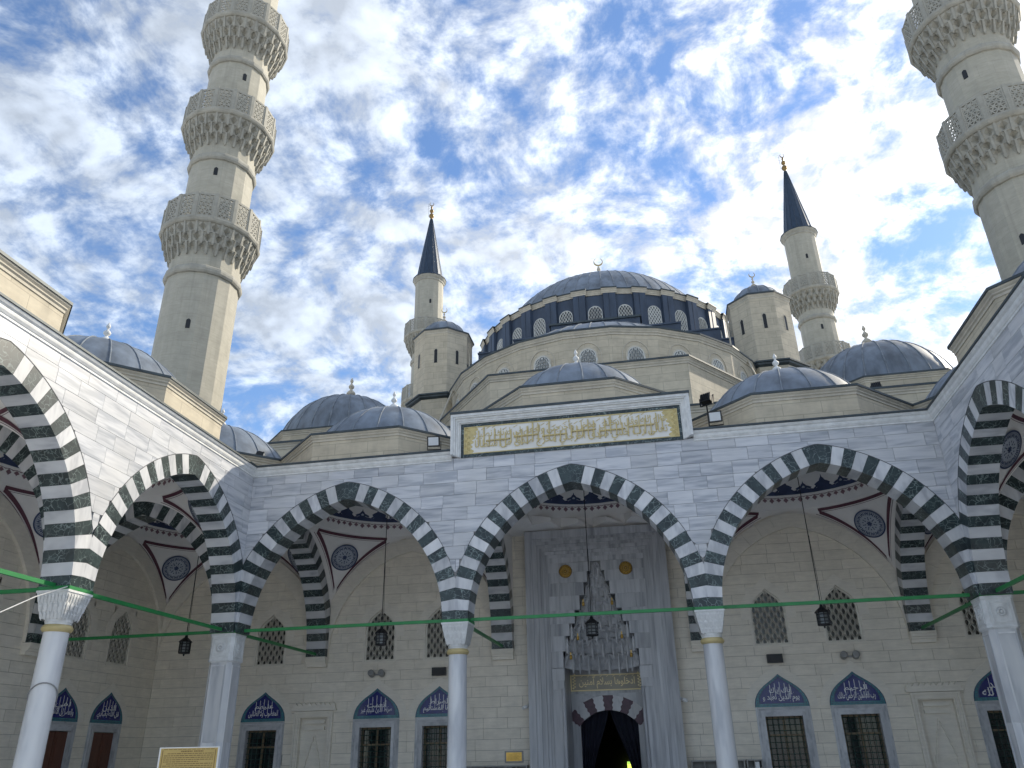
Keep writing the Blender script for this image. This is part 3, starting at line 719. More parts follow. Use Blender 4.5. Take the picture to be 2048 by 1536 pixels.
def side_arcade(sgn, label, seed):
    A = thing('arcade', label, 'arcade', group='courtyard arcades')
    rz = pi/2 if sgn < 0 else -pi/2; loc = (W*sgn, 0, 0); f = -1 if sgn < 0 else 1     # u = f*|y|
    cs = [2.75*f, 8.75*f]; cl = [(3.0, 2.75), (3.0, 3.0)] if sgn < 0 else [(2.75, 3.0), (3.0, 3.0)]
    u0, u1 = sorted((0, 11.75*f)); facade(A, loc, rz, u0, u1, cs, cl, 300, seed=seed)
    m = (0, -1) if sgn < 0 else (1, 0)
    sweep(MB(), CPROF, u0, u1, *m).build('cornice', 'carved', A, loc, rz); sweep(MB(), LPROF, u0, u1, *m).build('lead_capping', 'capping', A, loc, rz)
    for y in (-5.75, -11.75): column(A, 9.075*sgn, y)
    for y in (.325, -5.75, -11.75):
        cxx = 11.985*sgn
        if sgn < 0: arch(A, (cxx, y+.325, 0), pi, 2.585, RISE, 18, 2.585, 2.585+.28) if False else arch(A, (cxx, y-.325, 0), 0, 2.585, RISE, 18, 2.865, 2.585)
        else: arch(A, (cxx, y-.325, 0), 0, 2.585, RISE, 18, 2.585, 2.865)
        tie(A, (9.4*sgn, y, 4.645), ((OW-.1)*sgn, y, 4.645))
    x0, x1 = sorted((9.4*sgn, OW*sgn)); L = (2.585, 11.985*sgn)
    for y0, y1, c in ((-5.425, 0, -2.75), (-11.425, -6.075, -8.75)):
        O = (AH, c); vault(A, x0, x1, y0, y1, L, L, O, O); roof_plate(A, x0-.4, x1+.4, y0-.4, y1+.4)
        bay_dome(A, BX*sgn, c+.05)
    for a, b in ((-.1, -5.45), (-6.05, -11.45)): tie(A, (9.075*sgn, a, 4.64), (9.075*sgn, b, 4.64))
    return A
LA = side_arcade(-1, 'sunlit marble arcade with striped arches along the left side of the courtyard', 5)
RA = side_arcade(1, 'shaded marble arcade with striped arches along the right side of the courtyard', 11)

# ------------------------------------------------------------------ calligraphy (joined letter forms)
LT = {}
def _reg(chars, start, forms):
    c = start
    for ch, n in zip(chars, forms): LT[ch] = (c, n); c += n
_reg('ءآأؤإئابةتثجحخدذرزسشصضطظعغفقكلمنهوىي', 0xFE80, [1, 2, 2, 2, 2, 4, 2, 4, 2, 4, 4, 4, 4, 4, 2, 2, 2, 2]+[4]*15+[2, 2, 4])
def shape(s):
    s = s.replace('لا', '\ufefb'); out = []
    dual = lambda c: c in LT and LT[c][1] == 4
    join = lambda c: (c in LT and LT[c][1] >= 2) or c == '\ufefb'
    for i, c in enumerate(s):
        pv = i > 0 and dual(s[i-1]) and join(c)
        if c == '\ufefb': out.append(chr(0xFEFC if pv else 0xFEFB)); continue
        if c not in LT: out.append(c); continue
        b, n = LT[c]; nx = n == 4 and i+1 < len(s) and join(s[i+1])
        out.append(chr(b+(0 if n == 1 else 3 if pv and nx else 2 if nx else 1 if pv else 0)))
    return ''.join(reversed(out))
_tc = {}
def glyphs(text, off):
    """triangulated outlines of a word, (verts, faces) in a box of its own"""
    if (text, off) in _tc: return _tc[(text, off)]
    c = bpy.data.curves.new('lettering', 'FONT'); c.body = shape(text); c.resolution_u = 3; c.offset = off
    o = bpy.data.objects.new('lettering', c); COL.objects.link(o)
    me = bpy.data.meshes.new_from_object(o.evaluated_get(bpy.context.evaluated_depsgraph_get()))
    vs = [tuple(v.co) for v in me.vertices]; fs = [tuple(p.vertices) for p in me.polygons]
    bpy.data.objects.remove(o); bpy.data.curves.remove(c); bpy.data.meshes.remove(me)
    par = list(range(len(vs)))
    def find(a):
        while par[a] != a: par[a] = par[par[a]]; a = par[a]
        return a
    for f in fs:
        for q in f[1:]: par[find(f[0])] = find(q)
    lv = {}
    for i in range(len(vs)): lv.setdefault(find(i), len(lv))
    _tc[(text, off)] = ([(v[0], v[1], lv[find(i)] % 5) for i, v in enumerate(vs)], fs); return _tc[(text, off)]
def write(mb, text, u0, u1, z0, z1, n, lay=.0012, off=.018):
    """set a line into the box u0..u1, z0..z1 on depth n"""
    vs, fs = glyphs(text, off); xs = [v[0] for v in vs]; ys = [v[1] for v in vs]
    a, b, c, d = min(xs), max(xs), min(ys), max(ys)
    return mb.add([(u0+(x-a)/(b-a)*(u1-u0), -n-lay*k, z0+(y-c)/(d-c)*(z1-z0)) for x, y, k in vs], fs)

# ------------------------------------------------------------------ windows, niches
KEEL = [(-1, 0), (-.985, .13), (-.945, .26), (-.87, .39), (-.76, .51), (-.62, .62), (-.46, .72), (-.29, .815), (-.13, .91), (0, 1.0)]
ROUND = False
def pointed(a, z0, zs, rise, n=10, off=0.0):
    """keel arch outline from bottom left over the apex to bottom right"""
    L = [(x*(a+off), zs+(sqrt(max(0, 1-x*x)) if ROUND else y)*(rise+off*(1 if ROUND else 1.25))) for x, y in KEEL]
    L = ([(L[0][0], z0)] if z0 < zs-1e-6 else [])+L
    return L+[(-x, z) for x, z in reversed(L[:-1])]
def keel_in(x, z, a, zs, rise):
    if z <= zs: return abs(x) <= a
    y = (z-zs)/rise
    if ROUND: return (x/a)**2+y*y < 1
    if y >= 1: return False
    for (x0, y0), (x1, y1) in zip(KEEL, KEEL[1:]):
        if y0 <= y <= y1: return abs(x) < -a*(x0+(x1-x0)*(y-y0)/(y1-y0))
    return False
def grille(a, z0, zs, rise, cw, ch, fw_=.07, depth=.05, full=False):
    """pierced lattice of staggered lozenges cut to a pointed window"""
    mb = MB(); out = pointed(a, z0, zs, rise, 10); top = zs+rise
    def inside(x, z):
        return z >= z0 and keel_in(x, z, a, zs, rise)
    rows = int((top-z0)/(ch*.5))+2; cols = int(2*a/cw)+2
    for r in range(-1, rows):
        for q in range(-cols, cols+1):
            x = q*cw+(cw/2 if r % 2 else 0); z = z0+ch*.25+r*ch*.5
            hexo = [(x, z-ch*.5), (x+cw*.5, z-ch*.14), (x+cw*.5, z+ch*.14), (x, z+ch*.5), (x-cw*.5, z+ch*.14), (x-cw*.5, z-ch*.14)]
            if not any(inside(*p) for p in hexo) or not full and not all(inside(*p) or inside(x+(p[0]-x)*.3, z+(p[1]-z)*.3) for p in hexo): continue
            k = .72; L = [(0, -.36), (.17, -.23), (.29, -.04), (.25, .13), (.10, .25), (0, .37), (-.10, .25), (-.25, .13), (-.29, -.04), (-.17, -.23)]
            inn = [(x+cw*u*.92, z+ch*v*.92) for u, v in L]
            o10 = [hexo[0], ((hexo[0][0]+hexo[1][0])/2, (hexo[0][1]+hexo[1][1])/2), hexo[1], hexo[2], ((hexo[2][0]+hexo[3][0])/2, (hexo[2][1]+hexo[3][1])/2), hexo[3], ((hexo[3][0]+hexo[4][0])/2, (hexo[3][1]+hexo[4][1])/2), hexo[4], hexo[5], ((hexo[5][0]+hexo[0][0])/2, (hexo[5][1]+hexo[0][1])/2)]
            vs = [(u, 0, v) for u, v in o10]+[(u, 0, v) for u, v in inn]+[(u, depth, v) for u, v in inn]
            mb.add(vs, [(i, (i+1) % 10, 10+(i+1) % 10, 10+i) for i in range(10)]+[(10+i, 10+(i+1) % 10, 20+(i+1) % 10, 20+i) for i in range(10)])
    fr = pointed(a+.001, z0, zs, rise, 10, 0); fi = pointed(a-fw_, z0, zs, rise-fw_, 10, 0)
    mb.band(fr, fi, -depth, .012); mb.box((-a, -.014, z0-.05), (a, depth, z0+.04))
    return mb
def plate_hole(mb, hw, z0, z1, out, n0, n1):
    """flat plate -hw..hw, z0..z1 round a pointed opening (fills above the curve)"""
    L = [p for p in out if p[1] >= z0-1e-6]
    vs = [(u, -n1, z) for u, z in L]+[(min(hw, max(-hw, u*1.0)) if 0 < i < len(L)-1 else (-hw if i == 0 else hw), -n1, z1) for i, (u, z) in enumerate(L)]
    k = len(L); mb.add(vs, [(i, i+1, k+i+1, k+i) for i in range(k-1)])
    mb.add([(-hw, -n1, z0), (L[0][0], -n1, z0), (L[0][0], -n1, z1), (-hw, -n1, z1)], [(0, 1, 2, 3)]); mb.add([(L[-1][0], -n1, z0), (hw, -n1, z0), (hw, -n1, z1), (L[-1][0], -n1, z1)], [(0, 1, 2, 3)])
UPW = {}
def upper_window(parent, u, loc, rz):
    """pierced window high in the wall; wall frame at loc/rz"""
    if not UPW:
        s = MB(); inn = pointed(.475, 4.95, 5.30, .70); plate_hole(s, .53, 5.28, 6.06, pointed(.475, 5.28, 5.30, .70), 0, .004)
        a, b = pointed(.475, 5.12, 5.30, .70, 10, .0), pointed(.475, 5.12, 5.30, .70, 10, .27)
        s.band(a, b, -.03, .012)
        for q in range(-1, 2, 2): s.box((q*.5-.026, -.004, 4.34), (q*.5+.026, .1, 5.3))
        r = MB(); o = pointed(.475, 4.38, 5.30, .70); k = len(o)
        r.add([(x, -.004, z) for x, z in o]+[(x, .16, z) for x, z in o], [(i, k+i, k+i+1, i+1) for i in range(k-1)]); r.box((-.5, -.02, 4.32), (.5, .16, 4.38))
        s.add(r.v, r.f)
        g = grille(.475, 4.40, 5.30, .69, .19, .31, .045, full=True); g.v = [(x, y+.05, z) for x, y, z in g.v]
        p = MB().add([(x, .14, z) for x, z in pointed(.474, 4.38, 5.3, .70)], [tuple(range(len(pointed(.474, 4.38, 5.3, .70))))[::-1]])
        UPW['m'] = (s.mesh('arched_window', M['limeflat']), g.mesh('grille', M['ivoryg']), p.mesh('pane', M['glassu']))
    a, b, c = UPW['m']; x, y = loc[0]+u*cos(rz), loc[1]+u*sin(rz)
    w = inst('arched_window', a, parent, (x, y, 0), rz); w.scale.x = 1.06; inst('grille', b, w); inst('pane', c, w); return w
M['ivoryg'] = plain('ivory_grille', (.72, .69, .60), .6, var=.10)
LOW = {}
def lower_window(parent, u, loc, rz, text, shutters=False):
    if not LOW:
        f = MB()
        for i, (o, d) in enumerate(((.745, .02), (.70, .045), (.66, .03), (.60, .05))):
            inn = (.70, .66, .60, .51)[i]; tp = (2.708, 2.665, 2.63, 2.57)[i]; ti = (2.665, 2.63, 2.57, 2.47)[i]
            f.box((-o, -d, .8), (-inn, .05, tp)).box((inn, -d, .8), (o, .05, tp)).box((-inn, -d, ti), (inn, .05, tp))
        for q in (-1, 1): f.box((q*.51-.004, -.002, .8), (q*.51+.004, .30, 2.47))
        f.box((-.51, -.002, 2.466), (.51, .30, 2.474)).box((-.8, -.09, .72), (.8, .05, .8))
        j = MB()
        for x in (-.475, 0, .475): j.box((x-.035, .14, .8), (x+.035, .20, 2.466))
        for z in (1.98, 2.44, .83): j.box((-.51, .145, z-.03), (.51, .195, z+.03))
        ir = MB()
        for i in range(7): x = -.45+.15*i; ir.tube([(x, .08, .8), (x, .08, 2.466)], .0085, 5)
        for i in range(11): z = .9+.15*i; ir.tube([(-.51, .085, z), (.51, .085, z)], .0085, 5)
        gl = MB().add([(-.51, .18, .8), (.51, .18, .8), (.51, .18, 2.47), (-.51, .18, 2.47)], [(0, 1, 2, 3)])
        sh = MB()
        for s in (-1, 1):
            x0, x1 = sorted((s*.012, s*.50)); sh.box((x0, .03, .8), (x1, .07, 2.45))
            for z0, z1 in ((.95, 1.55), (1.65, 2.30)): sh.box((x0+.08, .015, z0), (x1-.08, .031, z1))
        tu = MB(); o = pointed(.745, 2.712, 2.713, .87, 14); tu.prism(o[::-1], -.02, .018)
        nv = MB(); i = [(x*.80, 2.80+(z-2.712)*.80) for x, z in o]; nv.prism(i[::-1], 0, .024)
        bd = MB(); bd.band([(x*.995, 2.713+(z-2.712)*.995) for x, z in o], [(x*.965, 2.725+(z-2.712)*.965) for x, z in o], .018, .022); bd.band([(x*.84, 2.79+(z-2.712)*.84) for x, z in o], [(x*.81, 2.797+(z-2.712)*.81) for x, z in o], .018, .022)
        for k in range(26):
            t = k/25*(len(o)-1); a = int(min(t, len(o)-2)); q = t-a; x = o[a][0]+(o[a+1][0]-o[a][0])*q; z = o[a][1]+(o[a+1][1]-o[a][1])*q
            x *= .90; z = 2.75+(z-2.712)*.90; bd.prism([(x-.016, z), (x, z-.02), (x+.016, z), (x, z+.02)], .0, .022)
            if 1 < k < 25: bd.prism([(-.62+.05*k-.014, 2.755), (-.62+.05*k, 2.74), (-.62+.05*k+.014, 2.755), (-.62+.05*k, 2.77)], 0, .0225)
        ho = MB(); a, b = pointed(.75, 2.712, 2.713, .875, 14, .0), pointed(.75, 2.712, 2.713, .875, 14, .235); ho.band(a, b, -.02, .012)
        LOW['m'] = [x.mesh(n, M[m]) for x, n, m in ((f, 'window', 'portalpale'), (j, 'sash', 'bronze'), (ir, 'iron_grille', 'iron'), (gl, 'pane', 'glass'), (sh, 'shutter', 'shutter'), (tu, 'tile_lunette', 'turq'), (nv, 'tile_field', 'tile'), (bd, 'tile_border', 'bluep'), (ho, 'hood', 'limeflat'))]
    f, j, ir, gl, sh, tu, nv, bd, ho = LOW['m']; x, y = loc[0]+u*cos(rz), loc[1]+u*sin(rz)
    w = inst('window', f, parent, (x, y, 0), rz)
    for n, me in ((('shutter', sh),) if shutters else (('sash', j), ('iron_grille', ir), ('pane', gl)))+(('tile_lunette', tu), ('tile_field', nv), ('tile_border', bd), ('hood', ho)): inst(n, me, w)
    l1, l2 = text; c = MB(); write(c, l1, -.50, .50, 2.83, 3.05, .026, off=.008); write(c, l2, -.30, .32, 3.03, 3.23, .0275, off=.008)
    for k in range(5):
        xx = -.27+.135*k; hh = 3.36-.28*abs(xx); c.prism([(xx-.006, 2.95), (xx+.005, 2.95), (xx+.010, hh), (xx-.005, hh+.02)], .024, .0262+.0004*k)
    for k in range(16):
        r_ = random.Random(k*7+len(l1)); xx = r_.uniform(-.42, .42); zz = r_.uniform(2.85, 3.34-abs(xx)*.7); c.prism([(xx-.008, zz), (xx, zz-.008), (xx+.008, zz), (xx, zz+.008)], .024, .0283+.0002*k)
    c.build('calligraphy', 'white', w); return w
M['portalpale'] = streak_marble('pale_grey_frame_marble', (.58, .59, .605), (.38, .395, .42), (2.0, 2.0, 2.0), .35, weather=.1)
NIC = {}
def wall_niche(parent, u, loc, rz):
    if not NIC:
        m = MB(); m.box((-.735, -.13, 2.985), (.735, .02, 3.06)); m.box((-.70, -.10, 3.06), (.70, .02, 3.13))
        for k in range(9):
            x = -.70+1.4*(k+.5)/9; q = [(x-.078, 3.13), (x+.078, 3.13), (x+.06, 3.17), (x+.03, 3.18), (x, 3.225), (x-.03, 3.18), (x-.06, 3.17)]; m.prism(q, -.02, .10)
        for o, i, d, t in ((.635, .585, .10, 2.97), (.585, .54, .06, 2.92), (.54, .49, .08, 2.875), (.49, .455, .035, 2.825)):
            ti = t-(o-i); m.box((-o, -d, .3), (-i, .02, t)).box((i, -d, .3), (o, .02, t)).box((-i, -d, ti), (i, .02, t))
        m.box((-.33, .05, 2.62), (.33, .15, 2.72)); m.box((-.33, .05, 2.44), (.33, .15, 2.535)); m.box((-.47, .13, .3), (.47, .18, 2.84)); m.box((-.47, 0, .3), (-.455, .15, 2.79)).box((.455, 0, .3), (.47, .15, 2.79)).box((-.47, 0, 2.79), (.47, .15, 2.80))
        for s in (-1, 1):
            pts = [(0, 2.30), (s*.05, 2.18), (s*.04, 2.14), (s*.11, 1.98), (s*.10, 1.94), (s*.17, 1.76), (s*.16, 1.72), (s*.23, 1.54), (s*.22, 1.50), (s*.27, 1.35), (s*.27, .6)]
            for (a, b), (c, d) in zip(pts, pts[1:]): m.bar((a, .11, b), (c, .11, d), .07, .035)
        m.box((-.27, .07, 1.30), (.27, .15, 1.335))
        NIC['m'] = m.mesh('wall_niche', M['limeflat'])
    return inst('wall_niche', NIC['m'], parent, (loc[0]+u*cos(rz), loc[1]+u*sin(rz), 0), rz)

def stone_wall(parent, loc, rz, u0, u1, z0, z1, holes, n_obj, seed, prefer):
    rnd = random.Random(seed)
    wall = MB()
    polys = course_blocks(u0, u1, z0, z1, .292, .62, 1.35, rnd, None, holes, gap=.0042)
    # backing with the openings left out
    for x0, x1, a0, b0 in [(p[0][0], p[1][0], p[0][1], p[2][1]) for p in course_blocks(u0, u1, z0, z1, z1-z0, 99, 100, rnd, None, holes, gap=0)]:
        wall.add([(x0, .02, a0), (x1, .02, a0), (x1, .02, b0), (x0, .02, b0)], [(0, 1, 2, 3)])
    w = wall.build('wall', 'mortarw', parent, loc, rz)
    polys.sort(key=prefer); rest = MB()
    for i, p in enumerate(polys):
        m = MB().prism(p, -.02, rnd.uniform(-.002, .002))
        if i < n_obj: m.build('limestone_block', 'limestone', w)
        else: rest.add(m.v, m.f)
    if rest.f: rest.build('outlying_limestone_block', 'limestone', w, kind='stuff')
    return w
def wall_arch(parent, x, y, rz):
    arch(parent, (x, y, 0), rz, AH+.02, RISE-.05, 9, 2.70, 2.70, depth=.13, t=.44, mats=('limeflat', 'limeflat'), name='arch_stone')
def console(parent, x, y, rz):
    """stone bracket under the wall end of a transverse arch; local -Y points away from the wall"""
    if 'con' not in NIC:
        NIC['con'] = MB().box((-.345, -.30, 4.50), (.345, 0, 4.565)).box((-.335, -.27, 4.42), (.335, 0, 4.50)).box((-.325, -.22, 4.36), (.325, 0, 4.42)).box((-.325, -.16, 4.27), (.325, 0, 4.36)).mesh('console', M['limeflat'])
    inst('console', NIC['con'], parent, (x, y, 0), rz)

# ------------------------------------------------------------------ the prayer hall
MQ = thing('mosque', 'limestone prayer hall with the great lead dome, half dome and corner turrets behind the arcade', 'mosque')
HL = (0, IW, 0)
UW = [-10.78, -7.03, -5.03, 5.0, 7.03, 10.78]
holes = [(u-.5, u+.5, 4.36, 6.03) for u in UW]+[(u-.745, u+.745, .75, 2.71) for u in UW]+[(-2.15, 2.15, 0, 8.0)]+[(u-.462, u+.462, .3, 2.795) for u in (-9.06, 9.06)]
def pref(p):
    u = (p[0][0]+p[1][0])/2; z = (p[0][1]+p[2][1])/2
    return (0 if 1.3 < z < 7.4 else 5)+(abs(u)/9 if abs(u) < 8.7 else 2 if abs(u) < 11.5 and z < 6.5 else 6)
stone_wall(MQ, HL, 0, -OW, OW, 0, 8.5, holes, 300, 21, pref)
for u in UW: upper_window(MQ, u, HL, 0)
TX = {-13.2: ('غير المغضوب', 'عليهم'), -10.78: ('المغضوب ولا الضالين', 'عليهم'), -7.03: ('صراط الذين عليهم غير', 'أنعمت'), -5.03: ('اهدنا المستقيم', 'الصراط'),
      5.0: ('يوم الدين نعبد و', 'إياك إياك'), 7.03: ('رب العالمين الرحمن مالك', 'الرحيم'), 10.78: ('الحمد لله', 'الحمد'), 13.2: ('بسم الله الرحمن', 'الرحيم')}
for u in UW: lower_window(MQ, u, HL, 0, TX[u])
for u in (-9.06, 9.06): wall_niche(MQ, u, HL, 0)
for c in (-12.12, -6.04, 6.04, 12.12): wall_arch(MQ, c, IW-.12, 0)
for x in (-9.075, -3, 3, 9.075): console(MQ, x, IW, 0)

# portal
PO = MB(); PY = 5.60
steps = [(2.20, 8.10, 0), (1.98, 7.86, .05), (1.90, 7.76, .02), (1.82, 7.66, .07), (1.74, 7.55, .04), (1.66, 7.44, .09), (1.58, 7.34, .12)]
for k, (hw, tp, d) in enumerate(steps):
    ih, it = (steps[k+1][0], steps[k+1][1]) if k+1 < len(steps) else (1.50, 7.24)
    y0 = PY+d
    PO.box((-hw, y0, 0), (-ih, IW+.05, tp)).box((ih, y0, 0), (hw, IW+.05, tp)).box((-ih, y0, it), (ih, IW+.05, tp))
portal = PO.build('portal', 'portal', MQ)
nst = [(1.13, 3.95, 4.42), (1.03, 4.42, 4.86), (.90, 4.86, 5.22), (.72, 5.22, 5.62), (.55, 5.62, 6.05), (.40, 6.05, 6.45), (.27, 6.45, 6.78), (.16, 6.78, 7.08)]
PF = PY+.14
for hw, a, b in nst:
    for s in (-1, 1):
        cuts = [hw]+([1.17] if hw < .8 else [])+[1.50]
        for c0, c1 in zip(cuts, cuts[1:]):
            x0, x1 = sorted((s*c0, s*c1)); MB().box((x0+.002, PF, a+.0015), (x1-.002, PF+.07, b-.0015)).build('marble_slab', 'portal', portal)
MB().box((-1.5, PF, 7.083), (1.5, PF+.25, 7.24)).build('marble_slab', 'portal', portal)
for s in (-1, 1):
    x0, x1 = sorted((s*1.13, s*1.50)); MB().box((x0+.002, PF, 0), (x1-.002, PF+.25, 3.945)).build('marble_slab', 'portal', portal)
    x0, x1 = sorted((s*1.11, s*1.48)); MB().box((x0, PF-.05, 3.60), (x1, PF, 3.92)).box((x0+.02, PF-.03, 3.35), (x1-.02, PF, 3.60)).build('jamb_capital', 'portal', portal)
    MB().lathe([(.055, 0), (.055, 3.3), (.075, 3.36)], 12, (s*1.16, PF-.03, 0), smooth=True).build('colonnette', 'portal', portal)
# muqarnas hood: shrinking scalloped tiers
NB = 7.30
mq = MB(); ND = 1.25
KD = ND/1.13
def hp(r, t, z): return (-r*cos(t), PF+.055+r*KD*sin(t), z)
for k, (hw, a, b) in enumerate(nst):
    nr = nst[k+1][0] if k+1 < len(nst) else .03; n = max(3, 9-k); lo = a-.02 if k else a+.02; dz = b-a
    ring = [pi*i/24 for i in range(25)]
    mq.add([hp(hw*(1.07 if 0 < i < 24 else 1.0), t, lo-(.12 if k else 0)) for i, t in enumerate(ring)]+[hp(hw*(1.07 if 0 < i < 24 else 1.0), t, b-.004) for i, t in enumerate(ring)]+[hp(nr*.85, t, b-.004) for t in ring],
           [(i, i+1, 26+i, 25+i) for i in range(24)]+[(25+i, 26+i, 51+i, 50+i) for i in range(24)])
    for i in range(n):
        t0, tm, t1 = (min(pi, max(0, pi*((i+q)/n))) for q in (0, .5, 1))
        rm = (hw+nr)/2; zt = b-.01
        A, B, E_ = hp(nr*.90, t0, zt), hp(nr*.90, t1, zt), hp(nr*1.04, tm, zt-.06); C, D = hp(hw*(.84 if i else .99), t0, lo-.05), hp(hw*(.84 if i < n-1 else .99), t1, lo-.05); Fp = hp(hw*1.05, tm, a+dz*.38); Bt = hp(hw*1.04, tm, lo+.01)
        L, R_ = hp(rm+.03, t0+(tm-t0)*.40, a+dz*.60), hp(rm+.03, t1-(t1-tm)*.40, a+dz*.60)
        mq.add([A, B, E_, Fp, C, D, L, R_, Bt], [(0, 2, 6), (2, 3, 6), (0, 6, 4), (6, 3, 8), (6, 8, 4), (2, 1, 7), (2, 7, 3), (7, 1, 5), (3, 7, 8), (8, 7, 5)])
    for i in range(1, n):
        t = pi*i/n; x, y, _ = hp(hw*.83, t, 0); mq.lathe([(0.0, lo-.17), (.022, lo-.13), (.040, lo-.03), (.046, lo+.10), (.015, b-.03)], 5, (x, y, 0))
for s in (-1, 1):
    for hw, a in ((.99, 4.55), (.84, 4.95)): mq.lathe([(.05, a-.2), (.055, a), (.04, a+.12), (0.0, a+.30)], 6, (s*hw, PF+.0, 0))
mq.build('muqarnas_hood', 'hood', portal)
MB().box((-1.5, NB+.02, 4.4), (1.5, NB+.12, 8.0)).box((-1.5, PF+.26, 7.2), (1.5, NB+.1, 7.3)).box((-1.52, PF+.26, 3.95), (-1.46, NB+.1, 7.3)).box((1.46, PF+.26, 3.95), (1.52, NB+.1, 7.3)).build('hood_backing', 'portal', portal)
NB = 7.30
MB().box((-1.15, PF+.2, 0), (-1.13, NB+.1, 4.3)).box((1.13, PF+.2, 0), (1.15, NB+.1, 4.3)).build('niche_side', 'portal', portal)
MB().box((-1.16, NB, 3.30), (1.16, NB+.15, 4.6)).box((-1.16, NB, 0), (-.88, NB+.15, 3.30)).box((.88, NB, 0), (1.16, NB+.15, 3.30)).build('niche_back', 'portal', portal)
# joggled segmental door arch
hwD, zD, tD = .86, 2.44, 2.82; Rd = (hwD**2+(tD-zD)**2)/(2*(tD-zD)); zc_ = tD-Rd; ga = math.asin(hwD/Rd); nd = 9
def joint(g):
    out = []
    for q in range(7):
        r = Rd+.43*q/6; sh = (.022 if q % 2 else -.010)*(1 if 0 < q < 6 else 0); out.append((r*sin(g)+sh*cos(g), zc_+r*cos(g)-sh*sin(g)))
    return out
gs = [-ga*1.10+2*ga*1.10*i/nd for i in range(nd+1)]
for i in range(nd):
    a, b = joint(gs[i]), joint(gs[i+1]); MB().prism(a[::-1][::-1][::-1]+[p for p in b], -.15, .02 if i % 2 == 0 else .016, True).build('door_voussoir', 'purple' if i % 2 == 0 else 'marble_v', portal, (0, NB, 0))
sp = MB(); k = 16; xs = [-1.14+2.28*i/k for i in range(k+1)]
sp.add([(x, NB+.004, (zc_+sqrt(max(0, (Rd+.40)**2-x*x))) if abs(x) < .99 else 2.45) for x in xs]+[(x, NB+.004, 3.31) for x in xs], [(i, i+1, k+2+i, k+1+i) for i in range(k)]); sp.build('spandrel_slab', 'portalpale', portal)
cu = MB()
for s in (-1, 1):
    nu, nv_ = 40, 22; vs = []
    for j in range(nv_+1):
        z = 2.86-2.86*j/nv_; f = j/nv_
        for i in range(nu+1):
            t = i/nu; w_ = .92-.62*(sin(min(1, f*1.25)*pi/2)**1.3)*(1 if f < .8 else 1); x = s*(.93-w_*t)
            vs.append((x, NB+.30+.055*sin(t*26+f*2.2*s+s)*(.4+f)+.05*t, z))
    cu.add(vs, [(j*(nu+1)+i, j*(nu+1)+i+1, (j+1)*(nu+1)+i+1, (j+1)*(nu+1)+i) for j in range(nv_) for i in range(nu)], True)
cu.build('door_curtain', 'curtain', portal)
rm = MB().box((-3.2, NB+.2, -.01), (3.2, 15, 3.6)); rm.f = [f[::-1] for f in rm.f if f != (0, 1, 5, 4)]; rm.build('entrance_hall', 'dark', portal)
MB().box((.02, 14.8, .9), (.28, 14.85, 1.30)).build('far_window', 'lit', portal)
for s in (-1, 1):                                           # gilt rosettes, small brass lamps in the hood
    rb_ = MB().lathe([(.20, 0), (.205, .03), (.17, .045), (0, .045)], 28); rb_.v = [(x, -z, y) for x, y, z in rb_.v]; rb_.build('rosette_disc', 'oldgold', portal, (s*.94, PF-.001, 6.80))
    ro = MB(); ro.lathe([(.178, .04), (.19, .058), (.178, .07), (.166, .058)], 28)
    for i in range(12):
        g = 2*pi*i/12
        ro.lathe([(.045, .04), (.03, .07), (0, .08)], 8, (.13*cos(g), .13*sin(g), 0)); ro.lathe([(.022, .045), (.016, .08), (0, .085)], 6, (.07*cos(g+.2), .07*sin(g+.2), 0))
    ro.lathe([(.035, .05), (.025, .09), (0, .10)], 10)
    ro.v = [(x, -z, y) for x, y, z in ro.v]; ro.build('rosette', 'gold', portal, (s*.94, PF-.001, 6.80))
    for (x, z) in ((.98, 4.18), (.72, 4.72), (.48, 5.72)):
        b = MB().lathe([(.0, 0), (.04, 0), (.045, .10), (.03, .12), (0, .12)], 10, smooth=True); b.box((-.012, -.012, .12), (.012, .012, .2)); b.build('brass_lamp', 'gold', portal, (s*x*.92, PF+.02, z))

# outer walls behind the side arcades
for sgn, A in ((-1, LA), (1, RA)):
    loc = (OW*sgn, 0, 0); rz = pi/2 if sgn < 0 else -pi/2; f = 1 if sgn < 0 else -1
    us = [f*y for y in (4.0, 1.98, -1.75, -3.75, -7.75, -9.75)]
    hs = [(u-.5, u+.5, 4.36, 6.03) for u in us]+[(u-.745, u+.745, .75, 2.71) for u in us]
    u0, u1 = sorted((6.0*f, -11.75*f))
    stone_wall(A, loc, rz, u0, u1, 0, 8.5, hs, 300, 31, lambda p, f=f: -f*(p[0][0]+p[1][0])/2+(0 if 1 < p[0][1] < 7.4 else 20))
    for i, u in enumerate(us): upper_window(A, u, loc, rz); lower_window(A, u, loc, rz, (('قل الله يعبادي', 'الذين'), ('والعصر إن الانسان', 'لفي'))[i % 2], True)
    for c in (3.325, -2.71, -8.75): wall_arch(A, (OW-.10)*sgn, c, rz)
    for y in (.325, -5.75, -11.75): console(A, OW*sgn, y, rz)
    # solid backs so that no daylight leaks in
    MB().box((OW+.35, -12.1, 0), (OW+.8, 7.0, 8.9)).build('outer_wall', 'ashlar', A) if sgn > 0 else MB().box((-OW-.8, -12.1, 0), (-OW-.35, 7.0, 8.9)).build('outer_wall', 'ashlar', A)
    if sgn: MB().box((min(OW*sgn, (OW+.8)*sgn), -12.1, 8.5), (max(OW*sgn, (OW+.8)*sgn), 7, 8.9)).build('outer_parapet', 'ashlar', A)

